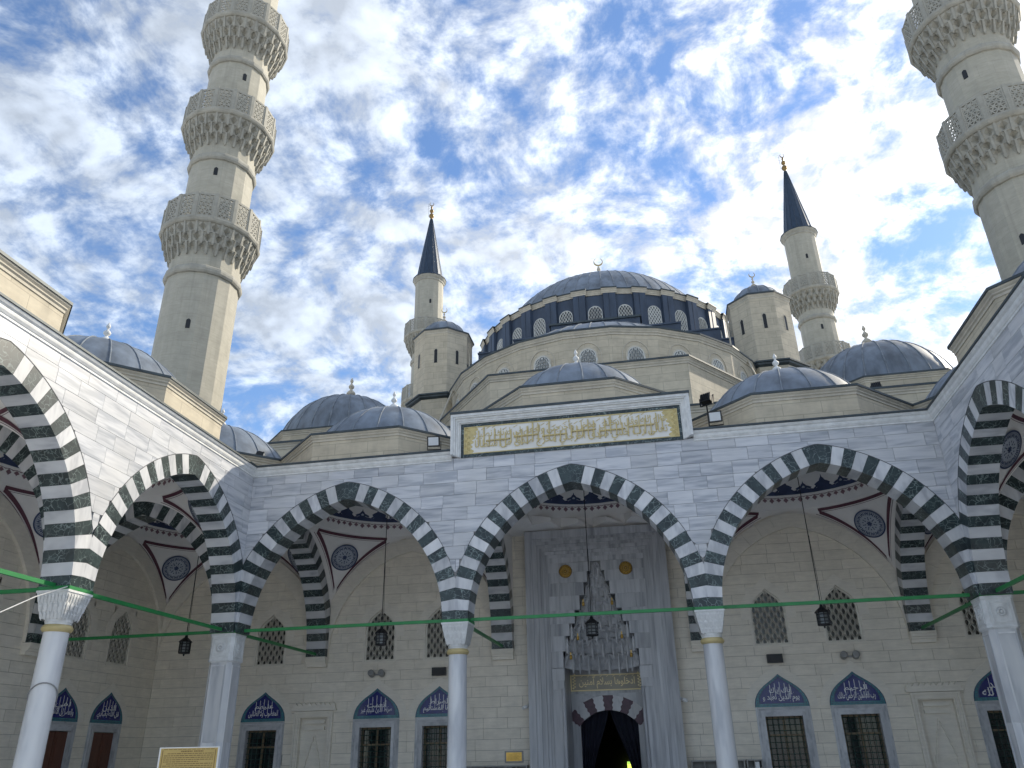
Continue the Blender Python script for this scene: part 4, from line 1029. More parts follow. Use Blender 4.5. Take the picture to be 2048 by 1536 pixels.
# ------------------------------------------------------------------ upper masses of the hall
def offs(poly, d):
    n = len(poly); out = []
    for i in range(n):
        p0, p1, p2 = Vector(poly[i-1]), Vector(poly[i]), Vector(poly[(i+1) % n])
        a, b = (p1-p0).normalized(), (p2-p1).normalized(); na, nb = Vector((a.y, -a.x)), Vector((b.y, -b.x)); m = (na+nb).normalized()
        q = p1+m*(d/max(.3, m.dot(na))); out.append((q.x, q.y))
    return out
def mass(parent, name, poly, z0, z1, mat='ashlar', roof_in=1.0, roof_up=.2):
    """stone mass on a counter-clockwise plan with moulded cornice, lead edge and lead roof"""
    n = len(poly)
    def loft(rings):
        mb = MB(); mb.add([(x, y, z) for d, z in rings for x, y in offs(poly, d)], [(q*n+i, q*n+(i+1) % n, (q+1)*n+(i+1) % n, (q+1)*n+i) for q in range(len(rings)-1) for i in range(n)]); return mb
    b = loft([(0, z0), (0, z1-.2)]).build(name, mat, parent)
    loft([(.002, z1-.30), (.025, z1-.29), (.025, z1-.23), (.06, z1-.19), (.06, z1-.15), (.10, z1-.10), (.11, z1-.07)]).build('cornice', 'ashtrim', b)
    c = loft([(.105, z1-.072), (.14, z1-.07), (.14, z1), (0, z1+.05), (-roof_in, z1+roof_up)])
    c.add([(x, y, z1+roof_up) for x, y in offs(poly, -roof_in)], [tuple(range(n))]); c.build('lead_roof', 'capping', b); return b
DC = 23.2
mass(MQ, 'hall_body', [(-16.4, 6.7), (16.4, 6.7), (16.4, 40), (-16.4, 40)], 8.3, 12.45)
for s in (-1, 1):
    b = oct_base(MQ, (11.5*s, 12.7, 0), 3.42, 12.3, 14.05)
    dome(MQ, 'corner_dome', 3.1, 13.7, 14.1, 24, (11.5*s, 12.7, 0), MB().lathe(finial_prof(1.2, .27), 12, smooth=True).mesh('finial', M['ashtrim']), ribr=.032)
mass(MQ, 'lower_tier', [(-3.72, 7.62), (3.72, 7.62), (6.6, 11.4), (8.0, 15.0), (-8.0, 15.0), (-6.6, 11.4)], 12.3, 14.82, roof_in=.6, roof_up=.35)
mass(MQ, 'square_base', [(-8.2, 15.2), (8.2, 15.2), (8.2, 31.4), (-8.2, 31.4)], 12.3, 18.6)
# half dome with windows
SD = (0, 16.0); SR = 7.2; a0 = radians(-90-97.5); a1 = radians(-90+97.5)
RV = SR/cos(radians(7.5))
sw = MB().lathe([(RV, 12.3), (RV, 16.75)], 13, (SD[0], SD[1], 0), a0, a1).build('half_dome_wall', 'ashlar', MQ)
MB().lathe([(RV+.002, 16.68), (RV+.03, 16.69), (RV+.03, 16.76), (RV+.07, 16.80), (RV+.07, 16.84), (RV+.11, 16.90), (RV+.12, 16.95)], 13, (SD[0], SD[1], 0), a0, a1).build('cornice', 'ashtrim', sw)
MB().lathe([(RV+.115, 16.948), (RV+.15, 16.95), (RV+.15, 17.03), (RV-.2, 17.10), (RV-.9, 17.2)], 13, (SD[0], SD[1], 0), a0, a1).build('lead_edge', 'capping', sw)
prof = dome_profile(8.0, 12.2, 17.0, 10)
hd = MB().lathe(prof, 52, (SD[0], SD[1], 0), a0, a1, smooth=True).build('half_dome', 'lead', MQ)
rib = MB().tube([(r+.004, 0, z) for r, z in prof[:-1]], .03, 5).mesh('rib', M['leadrib'])
for i in range(27): inst('rib', rib, hd, (SD[0], SD[1], 0), a0+(a1-a0)*(i+.0)/26)
def win_meshes(a, h, zs, cw, ch, mats):
    g = grille(a, 0, zs, h-zs, cw, ch, .035, .03); o = pointed(a, 0, zs, h-zs, 8)
    p = MB().add([(x, .02, z) for x, z in o], [tuple(range(len(o)))[::-1]])
    return g.mesh('grille', M[mats[0]]), p.mesh('pane', M['glassg'])
M['whiteg'] = plain('white_grille', (.62, .62, .58), .6, var=.08)
def set_win(parent, ms, names, cx, cy, r, ang, z, out):
    """windows on a round wall, facing outwards at angle ang"""
    for me, nm, o in zip(ms, names, out): inst(nm, me, parent, (cx+(r+o)*cos(ang), cy+(r+o)*sin(ang), z), ang+pi/2)
ROUND = True
HW = win_meshes(.335, 1.06, .70, .15, .25, ('whiteg',))
hood = MB(); o1, o2 = pointed(.34, 0, .70, .37, 10), pointed(.34, 0, .70, .37, 10, .06); hood.band(o1, o2, -.02, .03)
o1, o2 = pointed(.52, .15, .72, .60, 10), pointed(.52, .15, .72, .60, 10, .035); hood.band(o1, o2, -.02, .02); hood = hood.mesh('window_hood', M['ashtrim'])
for k in range(-6, 7):
    an = radians(-90+15*k); set_win(sw, HW+(hood,), ('grille', 'pane', 'window_hood'), SD[0], SD[1], SR, an, 15.08, (.035, .03, .004))
# stepped blocks before the drum
for s in (-1, 1):
    for x0, x1, zt in ((2.25, 4.1, 20.35), (4.1, 5.9, 19.80), (5.9, 7.0, 19.2)):
        a, b = sorted((s*x0, s*x1)); MB().box((a+.01, 15.02, 18), (b-.01, 17.5, zt-.08)).box((a-.02, 14.97, zt-.08), (b+.02, 17.5, zt)).build('stepped_block', 'leaddark', MQ)
MB().box((-2.2, 15.05, 18), (2.2, 17.5, 20.88)).build('crown_block', 'leaddark', MQ); MB().box((-2.28, 14.97, 20.88), (2.28, 17.5, 20.98)).build('crown_block_cap', 'capping', MQ)
# drum
drum = MB().lathe([(7.30, 18.4), (7.30, 22.95)], 30, (0, DC, 0), radians(-96), radians(264)).build('drum', 'leaddark', MQ)
DW = win_meshes(.36, 1.22, .82, .155, .26, ('whiteg',))
fr = MB(); o1, o2 = pointed(.36, 0, .82, .40, 10), pointed(.36, 0, .82, .40, 10, .05); fr.band(o1, o2, -.02, .04); fr = fr.mesh('window_frame', M['leaddark'])
ROUND = False
pil = MB().add([(-.33, 0, 18.4), (.33, 0, 18.4), (.31, -.17, 18.4), (-.31, -.17, 18.4), (-.33, 0, 22.95), (.33, 0, 22.95), (.31, -.17, 22.95), (-.31, -.17, 22.95)], [(2, 1, 5, 6), (3, 2, 6, 7), (0, 3, 7, 4), (4, 7, 6, 5)])
for x in (-.02,): pil.tube([(x, -.175, 18.5), (x, -.175, 22.9)], .012, 4)
pil = pil.mesh('pilaster', M['leaddark'])
CP = [(.0, 22.90), (.03, 22.91), (.03, 22.97), (.06, 23.01), (.06, 23.05), (.10, 23.11), (.105, 23.16)]; LP = [(.10, 23.158), (.135, 23.16), (.135, 23.22), (-.9, 23.32)]
cs, ls = (sweep(MB(), p, -.40, .40).mesh(n, M[m]) for p, n, m in ((CP, 'cornice', 'ashtrim'), (LP, 'lead_edge', 'capping')))
cs2, ls2 = (sweep(MB(), p, -.50, .50).mesh(n, M[m]) for p, n, m in ((CP, 'cornice', 'ashtrim'), (LP, 'lead_edge', 'capping')))
for k in range(30):
    an = radians(-90+12*k); rf = 7.30*cos(radians(6)); set_win(drum, DW+(fr,), ('grille', 'pane', 'window_frame'), 0, DC, rf, an, 21.05, (.03, .02, .0)); set_win(drum, (cs2, ls2), ('cornice', 'lead_edge'), 0, DC, rf, an, 0, (.02, .02))
    ab = an+radians(6); set_win(drum, (pil, cs, ls), ('pilaster', 'cornice', 'lead_edge'), 0, DC, 7.27, ab, 0, (0, .15, .15))
md = dome(MQ, 'main_dome', 7.2, 20.5, 23.2, 56, (0, DC, 0), None, ribr=.024, nseg=112)
MB().lathe(finial_prof(1.9, .42), 14, smooth=True).build('finial', 'ashtrim', md, (0, 0, 27.62))
crescent_up(.27, 0, .045, .06).build('crescent', 'goldpaint', md, (0, 0, 29.50), radians(8))
# corner turrets
TW = []
for s in (-1, 1):
    tx, ty = 7.8*s, 15.4
    t = ngon_loft(MB(), 8, [(1.36, 17.3), (1.36, 20.7)]).build('turret', 'ashlar', MQ, (tx, ty, 0))
    ngon_loft(MB(), 8, [(1.5, 12.3), (1.5, 17.0)]).build('turret_base', 'ashlar', t)
    ngon_loft(MB(), 8, [(1.5, 17.0), (1.62, 17.08), (1.64, 17.16), (1.70, 17.18), (1.70, 17.25), (1.36, 17.36)]).build('ledge', 'capping', t)
    ngon_loft(MB(), 8, [(1.362, 20.6), (1.375, 20.61), (1.375, 20.68), (1.41, 20.73), (1.44, 20.80)]).build('cornice', 'ashtrim', t)
    ngon_loft(MB(), 8, [(1.435, 20.80), (1.47, 20.80), (1.47, 20.88), (1.2, 20.98)]).build('lead_edge', 'capping', t)
    td = dome(t, 'turret_dome', 1.22, 20.7, 20.95, 14, (0, 0, 0), MB().lathe(finial_prof(.72, .17), 10, smooth=True).mesh('finial', M['ashtrim']), ribr=.022)
    crescent_up(.14, 0, .025, .03).build('crescent', 'goldpaint', t, (0, 0, 22.60), radians(10))
    for k in range(8):
        an = radians(-90+45*k); sl_ = MB(); o = pointed(.08, 0, .66, .11, 6); sl_.prism(o[::-1], 0, .012); inst('slit_window', sl_.mesh('slit_window', M['black']), t, (1.362*cos(an), 1.362*sin(an), 19.0), an+pi/2)
        sf = MB(); sf.band(pointed(.08, 0, .66, .11, 6), pointed(.08, 0, .66, .11, 6, .03), 0, .02); inst('slit_frame', sf.mesh('slit_frame', M['ashtrim']), t, (1.362*cos(an), 1.362*sin(an), 19.0), an+pi/2)
for s in (-1, 1): MB().tube([(6.15*s, 14.3, 20.0), (6.15*s, 14.1, 17.5), (6.6*s, 12.9, 16.9), (6.9*s, 11.8, 14.9)], .05, 6).build('downpipe', 'ashtrim', MQ)

# ------------------------------------------------------------------ minarets
def lattice_panel(w, h):
    mb = MB(); bw = .024
    mb.box((-w/2, -.03, 0), (w/2, .03, .10)).box((-w/2, -.03, h-.10), (w/2, .03, h)).box((-w/2, -.028, .10), (-w/2+.06, .028, h-.10)).box((w/2-.06, -.028, .10), (w/2, .028, h-.10))
    x0, x1, z0, z1 = -w/2+.06, w/2-.06, .10, h-.10; sp = .20
    for ang in (0, 60, 120):
        d = Vector((cos(radians(ang)), sin(radians(ang)))); nn = Vector((-d.y, d.x))
        for k in range(-8, 9):
            o = nn*(k*sp*.866)+Vector((0, h/2)); ts = [-9, 9]
            for (pv, dv, lo, hi) in ((o.x, d.x, x0, x1), (o.y, d.y, z0, z1)):
                if abs(dv) < 1e-6:
                    if pv < lo or pv > hi: ts = [1, 0]
                    continue
                a, b = sorted(((lo-pv)/dv, (hi-pv)/dv)); ts = [max(ts[0], a), min(ts[1], b)]
            if ts[1]-ts[0] < .05: continue
            p, q = o+d*ts[0], o+d*ts[1]; y = .002*(ang/60-1)
            m = nn*bw; mb.prism([(p.x-m.x, p.y-m.y), (q.x-m.x, q.y-m.y), (q.x+m.x, q.y+m.y), (p.x+m.x, p.y+m.y)], -.02+y, .02+y, True)
    return mb.mesh('parapet_panel', M['minstone'])
NS = 16; PRAD = 2.0
PW = 2*PRAD*math.tan(pi/NS)
PANEL = lattice_panel(PW-.13, 1.22)
POST = MB().box((-.07, -.045, 0), (.07, .045, 1.235)).mesh('post', M['minstone'])
def muqarnas(rin, rout, z0, z1):
    mb = MB(); tiers = 3
    for k in range(tiers):
        f0, f1 = k/tiers, (k+1)/tiers; za, zb = z0+(z1-z0)*f0, z0+(z1-z0)*f1
        ra, rb = rin+(rout-rin)*(f0**.85), rin+(rout-rin)*(f1**.85); n = 24; off = .5*(k % 2)
        for i in range(n):
            t0, tm, t1 = (2*pi*(i+off+q)/n for q in (0, .5, 1))
            P = lambda r, t, z: (r*cos(t), r*sin(t), z); zt = zb; dz = zb-za; rm = (ra+rb)/2
            A, B = P(rb, t0, zt), P(rb, t1, zt); E = P(rb, tm, zt-.015); Fp = P(max(rin-.02, ra-.10), tm, za+dz*.50); C, D = P(ra+.05, t0, za-.05), P(ra+.05, t1, za-.05); Bt = P(max(rin-.02, ra-.04), tm, za+.01)
            L, R_ = P(rm+.02, t0+(tm-t0)*.34, za+dz*.52), P(rm+.02, t1-(t1-tm)*.34, za+dz*.52)
            mb.add([A, B, E, Fp, C, D, L, R_, Bt], [(0, 2, 6), (2, 3, 6), (0, 6, 4), (6, 3, 8), (6, 8, 4), (2, 1, 7), (2, 7, 3), (7, 1, 5), (3, 7, 8), (8, 7, 5)])
            w_ = .050/rb; rr = ra+.35*(rb-ra)
            q = [P(rr+.05, t0-w_, za-.09), P(rr+.05, t0+w_, za-.09), P(rb+.035, t0+w_*.8, zt), P(rb+.035, t0-w_*.8, zt), P(rr-.12, t0-w_, za-.09), P(rr-.12, t0+w_, za-.09), P(rb-.2, t0+w_, zt), P(rb-.2, t0-w_, zt), P(rr+.02, t0, za-.17)]
            mb.add(q, [(0, 1, 2, 3), (0, 3, 7, 4), (1, 5, 6, 2), (0, 8, 1), (0, 4, 8), (1, 8, 5), (4, 5, 8)])
        mb.lathe([(rb-.25, zb-.012), (rb+.03, zb-.012), (rb+.03, zb+.03), (rb-.2, zb+.03)], 32, a0=0, a1=2*pi)
    return mb.mesh('muqarnas', M['minstone'])
def minaret_meshes():
    d = {}
    def sh(r, z0, z1): return ngon_loft(MB(), NS, [(r, z0), (r, z1)]).mesh('shaft', M['minaret'])
    d['shafts'] = [sh(1.45, 12.0, 21.3), sh(1.365, 22.3, 27.3), sh(1.32, 28.3, 33.4), sh(1.24, 34.5, 40.25)]
    d['base'] = ngon_loft(MB(), 8, [(1.25, 0), (1.25, 9.0), (1.45, 9.1), (1.45, 12.0)]).mesh('base', M['minaret'])
    d['rings'] = []
    for r, z in ((1.45, 20.16), (1.365, 26.17), (1.32, 32.2)):
        d['rings'].append(ngon_loft(MB(), NS, [(r, z-.22), (r+.07, z-.20), (r+.12, z-.12), (r+.135, z-.02), (r+.12, z+.08), (r+.06, z+.15), (r-.04, z+.17)]).mesh('ring_moulding', M['minstone']))
    d['muq'] = [muqarnas(r-.02, 1.95, z0, z1) for r, z0, z1 in ((1.45, 20.98, 22.16), (1.365, 26.95, 28.16), (1.32, 33.0, 34.36))]
    d['slab'] = [ngon_loft(MB(), NS, [(1.3, z), (1.99, z), (2.04, z+.05), (2.08, z+.14), (2.08, z+.20), (1.2, z+.21)]).mesh('balcony', M['minstone']) for z in (22.16, 28.16, 34.36)]
    d['top'] = ngon_loft(MB(), NS, [(1.24, 40.1), (1.30, 40.14), (1.30, 40.28), (1.40, 40.40), (1.46, 40.55)]).mesh('cornice', M['minstone'])
    c = ngon_loft(MB(), NS, [(1.47, 40.55), (1.50, 40.57), (1.48, 40.66), (1.16, 40.85), (.80, 43.2), (.12, 47.5), (.0, 47.55)])
    for i in range(NS):
        t = 2*pi*(i+.5)/NS; k_ = 1/cos(pi/NS); c.tube([(1.16*k_*cos(t), 1.16*k_*sin(t), 40.87), (.80*k_*cos(t), .80*k_*sin(t), 43.2), (.12*cos(t), .12*sin(t), 47.5)], .022, 4)
    d['cone'] = c.mesh('spire', M['cone'])
    f = MB().lathe([(.09, 47.4), (.12, 47.5), (.08, 47.6), (.22, 47.76), (.25, 47.9), (.20, 48.05), (.07, 48.18), (.07, 48.24), (.17, 48.36), (.195, 48.48), (.15, 48.6), (.05, 48.72), (.10, 48.86), (.08, 48.96), (.03, 49.1), (0, 49.15)], 14, smooth=True); d['fin'] = f.mesh('finial', M['oldgold'])
    d['cres'] = crescent_up(.19, 49.1, .035, .05).mesh('crescent', M['oldgold'])
    d['slit'] = MB().prism(pointed(.085, 0, .34, .10, 6)[::-1], -.02, .012).mesh('slit_window', M['black'])
    d['rod'] = MB().tube([(.3, 0, 47.8), (.3, 0, 49.4)], .012, 4).tube([(.18, 0, 49.1), (.42, 0, 49.1)], .01, 4).tube([(.2, 0, 48.8), (.4, 0, 48.8)], .01, 4).mesh('lightning_rod', M['black'])
    d['horn'] = MB().lathe([(.04, 0), (.05, .12), (.20, .34), (.19, .34), (0, .12)], 12, smooth=True).mesh('loudspeaker', M['grey'])
    return d
MM = minaret_meshes()
def minaret(x, y, label, face):
    m = thing('minaret', label, 'minaret', (x, y, 0), 0, 'four minarets')
    inst('base', MM['base'], m)
    for me in MM['shafts']: inst('shaft', me, m)
    for me in MM['rings']: inst('ring_moulding', me, m)
    for me in MM['muq']: inst('muqarnas', me, m)
    for me, z in zip(MM['slab'], (22.36, 28.36, 34.56)):
        b = inst('balcony', me, m)
        for i in range(NS):
            t = 2*pi*i/NS; inst('parapet_panel', PANEL, b, (PRAD*cos(t), PRAD*sin(t), z), t+pi/2)
            t += pi/NS; R = PRAD/cos(pi/NS); inst('post', POST, b, (R*cos(t), R*sin(t), z), t+pi/2)
    inst('cornice', MM['top'], m); inst('spire', MM['cone'], m); inst('finial', MM['fin'], m); inst('crescent', MM['cres'], m, rz=radians(12)); inst('lightning_rod', MM['rod'], m, rz=pi)
    for k, (r, z) in enumerate(((1.45, 17.3), (1.365, 25.1), (1.32, 31.0), (1.24, 37.6))):
        t = face+(-.39 if k < 2 else .1); t = round(t/(2*pi/NS))*(2*pi/NS); inst('slit_window', MM['slit'], m, (r*cos(t), r*sin(t), z), t+pi/2)
    for k in range(2):
        h = inst('loudspeaker', MM['horn'], m, (1.9*cos(face+2.2+k*.8), 1.9*sin(face+2.2+k*.8), 35.9)); h.rotation_euler = (radians(80), 0, face+2.2+k*.8+pi/2)
for x, y, lb in ((-16.2, 6.95, 'large near minaret with three balconies, rising behind the left arcade'), (16.5, 7.6, 'large near minaret cut by the top and right edges of the photo'),
                 (-16.05, 39.3, 'distant minaret with dark spire beside the left turret'), (16.15, 39.3, 'distant minaret with dark spire beside the right turret')):
    minaret(x, y, lb, atan2(CAM[1]-y, CAM[0]-x))

# ------------------------------------------------------------------ inscriptions
SG = thing('inscription_panel', 'long white panel with gold calligraphy in a marble frame above the middle arch', 'inscription', (0, 0, 0))
fm = MB(); st = [(3.13, 9.91, .19), (3.06, 9.84, .16), (3.01, 9.80, .11), (2.96, 9.74, .085), (2.91, 9.69, .05)]
for k, (hw, tp, d) in enumerate(st):
    ih, it = (st[k+1][0], st[k+1][1]) if k+1 < len(st) else (2.88, 9.665)
    bz = 8.72+.06*(hw-2.88)/.25+(.17 if hw > 3.0 else 0)*0
    fm.box((-hw, -d, bz), (-ih, .05, tp)).box((ih, -d, bz), (hw, .05, tp)).box((-ih, -d, it), (ih, .05, tp))
fm.build('frame', 'carved', SG); MB().box((-3.15, -.215, 9.912), (3.15, .4, 9.975)).build('lead_capping', 'capping', SG)
gb = MB().box((-2.879, -.03, 8.72), (2.879, .04, 8.805)).box((-2.879, -.03, 9.575), (2.879, .04, 9.664)).box((-2.879, -.03, 8.806), (-2.80, .04, 9.574)).box((2.80, -.03, 8.806), (2.879, .04, 9.574)); gb.build('border', 'green', SG)
MB().box((-2.80, -.018, 8.806), (2.80, .03, 9.574)).build('panel', 'ivory', SG)
gl = MB().box((-2.80, -.036, 8.807), (2.80, -.018, 8.832)).box((-2.80, -.036, 9.548), (2.80, -.018, 9.573)).box((-2.80, -.0355, 8.832), (-2.775, -.018, 9.548)).box((2.775, -.0355, 8.832), (2.80, -.018, 9.548))
for s in (-1, 1):
    ed = [(2.775, 8.832)]+[(2.60+.045*cos(k*pi/1.5)+.10*abs(k/9-.5)*-1.2, 8.832+.716*k/18) for k in range(19)]+[(2.775, 9.548)]
    p = [(s*x, z) for x, z in ed]; gl.prism(p if s < 0 else p[::-1], -.018+.018, .022)
    for k in range(9): gl.lathe([(.05, 0), (.03, .012), (.022, .004), (0, .012)], 9, (0, 0, 0)); nv = len(gl.v); cnt = 36; gl.v[nv-cnt:] = [(s*(2.70+.03*(-1)**k)+x, -.022-z, 8.87+.08*k+y) for x, y, z in gl.v[nv-cnt:]]
gl.build('gold_border', 'goldflat', SG)
tx = MB()
write(tx, 'قال الله وقل أدخلني مدخل وأخرجني واجعل لي لدنك نصيرا', -2.50, 2.50, 9.15, 9.53, .024, .003, .010)
write(tx, 'تعالى رب خلني صدق أخرجني مخرج صدق من سلطانا', -2.50, 2.52, 8.85, 9.25, .040, .003, .010)
rr_ = random.Random(5)
for k in range(34):
    x = -2.4+4.8*k/33; h = rr_.uniform(.25, .5); z = rr_.uniform(8.93, 9.05); tx.prism([(x-.017, z), (x+.012, z), (x+.02, z+h), (x-.012, z+h+.03)], .018, .056+.0006*k)
    x += .07; z = rr_.uniform(9.3, 9.5); tx.prism([(x, z), (x+.10, z+.06), (x+.105, z+.075), (x, z+.02)], .018, .03)
for k in range(6):
    x = -2.2+.75*k; z = 9.12+.05*(k % 2); tx.prism([(x, z), (x+.62, z+.01), (x+.66, z+.035), (x+.02, z+.028)], .018, .080)
tx.build('gold_lettering', 'goldflat', SG)
DS = thing('inscription_panel', 'small gold framed calligraphy plaque over the entrance doorway', 'inscription', (0, NB, 0))
MB().box((-1.13, -.05, 3.38), (1.13, 0, 3.86)).build('frame', 'goldl', DS); MB().box((-1.09, -.054, 3.415), (1.09, -.05, 3.825)).build('panel', 'panelgrey', DS)
dl = MB(); write(dl, 'ادخلوها بسلام آمنين', -.86, .88, 3.44, 3.80, .056)
for s in (-1, 1):
    for k in range(5):
        for j in range(2): x = s*(1.04-.05*j); z = 3.47+.09*k+.04*j; dl.prism([(x-.035, z), (x, z-.035), (x+.035, z), (x, z+.035)], .054, .058+.0005*(k+5*j))
for k in range(9): x = -.8+.2*k; dl.prism([(x, 3.78), (x+.06, 3.81), (x+.062, 3.825), (x, 3.795)], .054, .0635+.0003*k)
dl.build('gold_lettering', 'goldl', DS) if 'goldl' in M else dl.build('gold_lettering', 'goldpaint', DS)

# ------------------------------------------------------------------ small things
def lantern(x, y, label, zt=11.2):
    t = thing('hanging_lantern', label, 'lantern', (x, y, 4.50), 0, 'lanterns under the arcade domes')
    MB().tube([(0, 0, .52), (0, 0, zt-4.5)], .012, 5).tube([(.05, 0, .50), (.012, 0, 2.4)], .006, 4).build('chain', 'black', t)
    MB().lathe([(0, .58), (.03, .55), (.05, .48), (.13, .42), (.19, .36), (.20, .34), (0, .34)], 8).build('cap', 'black', t)
    c = MB().lathe([(.0, .02), (.165, .02), (.165, .05), (.15, .06)], 8)
    for i in range(8): g = 2*pi*i/8; c.bar((.155*cos(g), .155*sin(g), .03), (.155*cos(g), .155*sin(g), .35), .022, .022)
    for z in (.10, .19, .28): c.lathe([(.153, z), (.160, z+.012), (.153, z+.024)], 8)
    c.lathe([(0, -.06), (.02, -.04), (.03, 0), (.16, .018)], 8); c.build('cage', 'black', t)
    MB().lathe([(.135, .05), (.135, .34)], 8).build('glass', 'glassg', t)
lantern(-6.04, 3.33, 'black lantern hanging on a long chain in the left of the three front arches')
lantern(0, 3.33, 'black lantern hanging in the middle arch before the portal')
lantern(6.04, 3.33, 'black lantern hanging in the right of the three front arches')
lantern(-12.1, 3.2, 'black lantern hanging in the dark left corner bay')
def flood(x, y, z, label, rz=0, pole=0.0, tilt=.25):
    t = thing('floodlight', label, 'floodlight', (x, y, z), rz, 'floodlights on the roof edges')
    b = MB().box((-.15, -.06, .08), (.15, .10, .33)).box((-.17, -.075, .07), (.17, -.055, .345))
    for k in range(5): b.box((-.13+.06*k, .10, .10), (-.12+.06*k, .15, .31))
    o = b.build('housing', 'black', t); o.rotation_euler.x = tilt
    o2 = MB().box((-.135, -.082, .10), (.135, -.076, .315)).build('lens', 'lamp', t); o2.rotation_euler.x = tilt
    br = MB().box((-.185, -.02, 0), (-.175, .04, .22)).box((.175, -.02, 0), (.185, .04, .22)).box((-.185, -.02, -.01), (.185, .04, 0))
    if pole: br.tube([(0, .01, -pole), (0, .01, -.01)], .02, 6)
    br.build('bracket', 'black', t)
flood(-3.62, -.02, 9.03, 'black floodlight on the cornice at the left end of the gold inscription', .1)
flood(3.72, -.02, 9.03, 'floodlight with pale lens on the cornice at the right end of the gold inscription', -.1)
flood(3.64, 1.0, 10.02, 'black floodlight on a short post behind the right end of the inscription', 2.6, .9)
flood(9.75, 7.0, 12.45, 'black floodlight standing on the hall roof before the right corner dome', 2.9)
flood(-9.9, 2.2, 9.95, 'small black floodlight at the left corner roof above the arcades', 1.9, .8)
def wallbox(x, label):
    t = thing('loudspeaker', label, 'speaker', (x, IW-.02, 3.88), 0, 'speaker boxes on the hall wall')
    MB().box((-.215, -.16, 0), (.215, -.02, .235)).build('cabinet', 'black', t); MB().box((-.20, -.168, .015), (.20, -.16, .22)).build('grille', 'black', t); MB().box((-.05, -.03, .06), (.05, .02, .16)).build('bracket', 'grey', t)
wallbox(4.98, 'flat black speaker box above the calligraphy window right of the portal'); wallbox(-5.03, 'flat black speaker box half hidden behind the left front column')
def twin(x, label):
    t = thing('spot_lamp', label, 'lamp', (x, IW-.02, 3.98), 0, 'twin spot lamps on the hall wall')
    for s in (-1, 1):
        o = MB().lathe([(.05, 0), (.095, .03), (.10, .20), (.085, .22), (0, .18)], 14, smooth=True).build('lamp_head', 'grey', t, (s*.165, 0, 0)); o.rotation_euler.x = radians(75)
    MB().box((-.17, -.03, -.02), (.17, .02, .03)).build('bracket', 'grey', t)
twin(7.04, 'pair of round grey spot lamps above the second window right of the portal'); twin(-7.05, 'pair of round grey spot lamps above the left bay window')
def cctv(x, y, z, rz, label):
    t = thing('security_camera', label, 'camera', (x, y, z), rz, 'security cameras beside the portal')
    MB().box((-.04, -.02, -.05), (.04, .02, .05)).build('bracket', 'white', t); o = MB().lathe([(0, 0), (.05, 0), (.05, .22), (.035, .23), (0, .20)], 12, smooth=True).build('camera_body', 'white', t, (0, -.03, 0)); o.rotation_euler.x = radians(105)
cctv(-2.21, 5.70, 2.92, -.6, 'small white security camera on the left edge of the portal'); cctv(2.22, 5.68, 2.98, .6, 'small white security camera on the right edge of the portal')
pq = thing('wall_plaque', 'small framed brass plaque on the wall left of the portal', 'plaque', (-2.735, IW, 1.42))
MB().box((-.275, -.03, 0), (.275, -.004, .31)).build('frame', 'grey', pq); MB().box((-.23, -.036, .04), (.23, -.03, .27)).build('plate', 'gold', pq)
ln = MB()
for k in range(7): ln.box((-.19, -.0375, .07+.026*k), (.19-.05*(k % 3), -.036, .076+.026*k))
ln.build('engraving', 'ink', pq)
bd_ = thing('notice_board', 'yellow notice board with brown text on a stand before the left corner pier', 'sign', (-5.36, -6.87, 0), radians(14))
MB().box((-.45, -.02, .95), (.45, .02, 1.84)).build('frame', 'ivory', bd_); MB().box((-.425, -.024, .965), (.425, -.02, 1.825)).build('panel', 'board', bd_)
it = MB(); rr_ = random.Random(9)
it.box((-.40, -.0255, .98), (-.39, -.024, 1.80)).box((.39, -.0255, .98), (.40, -.024, 1.80))
for k in range(11): it.box((-.38+.07*k, -.0255, 1.805), (-.325+.07*k, -.024, 1.812))
x = -.12
for w_ in (.02, .018, .02, .014, .022, .02, .016): it.box((x, -.0255, 1.772), (x+w_, -.024, 1.79)); x += w_+.006
x += .02
for w_ in (.02, .018, .016, .02, .02, .014): it.box((x, -.0255, 1.772), (x+w_, -.024, 1.79)); x += w_+.006
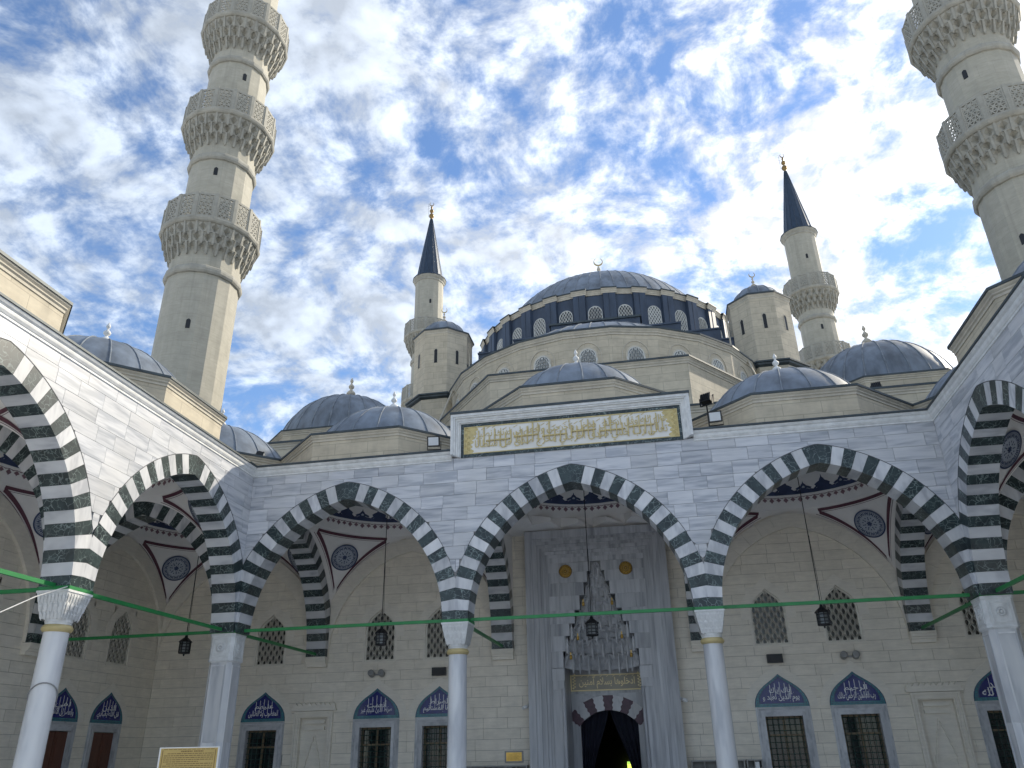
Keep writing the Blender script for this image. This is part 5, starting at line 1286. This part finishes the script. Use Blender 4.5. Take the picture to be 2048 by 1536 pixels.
for k in range(24):
    x = -.37+(.05 if k % 5 == 0 else 0); e = .37-(.22 if k % 5 == 4 else 0); z = 1.745-.028*k
    while x < e: w_ = rr_.uniform(.02, .07); it.box((x, -.0255, z), (min(x+w_, e), -.024, z+.010)); x += w_+.010
it.build('printed_text', 'ink', bd_)
MB().tube([(-.3, .03, 0), (-.3, .03, 1.0)], .02, 8).tube([(.3, .03, 0), (.3, .03, 1.0)], .02, 8).box((-.4, -.15, 0), (.4, .2, .02)).build('stand', 'grey', bd_)
def cabinet(x0, x1, top, label):
    t = thing('shoe_rack', label, 'shoe rack', ((x0+x1)/2, IW-.02, 0), 0, 'shoe racks along the hall wall'); h = (x1-x0)/2
    b = MB().box((-h, -.34, 0), (-h+.03, 0, top)).box((h-.03, -.34, 0), (h, 0, top)).box((-h, -.36, top), (h, 0, top+.03)).box((-h+.03, -.02, 0), (h-.03, 0, top)); b.build('carcass', 'grey', t)
    n = max(2, int((x1-x0)/.30)); z = top-.02; s = MB()
    for k in range(1, n): s.box((-h+2*h*k/n-.01, -.33, 0), (-h+2*h*k/n+.01, -.02, top))
    s.build('divider', 'grey', t); q = MB()
    for k in range(6): q.box((-h+.03, -.335, top-.19-.2*k), (h-.03, -.021, top-.17-.2*k))
    q.build('shelf', 'grey', t); d = MB().box((h*.05, -.35, .2), (h*.55, -.341, top-.03)).build('door', 'white', t)
cabinet(-4.25, -2.3, 1.32, 'grey shoe rack against the wall left of the portal'); cabinet(2.32, 3.75, 1.36, 'grey shoe rack against the wall right of the portal'); cabinet(3.8, 4.22, 1.36, 'narrow grey shoe rack beside the right bay window')
cb = thing('cable', 'thin white cable hanging from the left column capital', 'cable', (0, 0, 0))
MB().tube([(-8.78, -6.08, 4.60), (-8.80, -6.77, 4.30), (-8.85, -7.4, 3.94), (-8.95, -8.6, 3.5), (-8.95, -10.2, 3.6), (-8.95, -11.4, 4.4)], .011, 5).build('wire', 'cable', cb)
lp = thing('cable', 'grey cable looped round the shaft of the left column', 'cable', (-9.075, -5.75, 0))
MB().tube([(.235*cos(a), .235*sin(a), 2.95-.42*(1-cos(a+.9))*.5) for a in [2*pi*k/24 for k in range(25)]], .012, 5).build('wire', 'grey', lp)
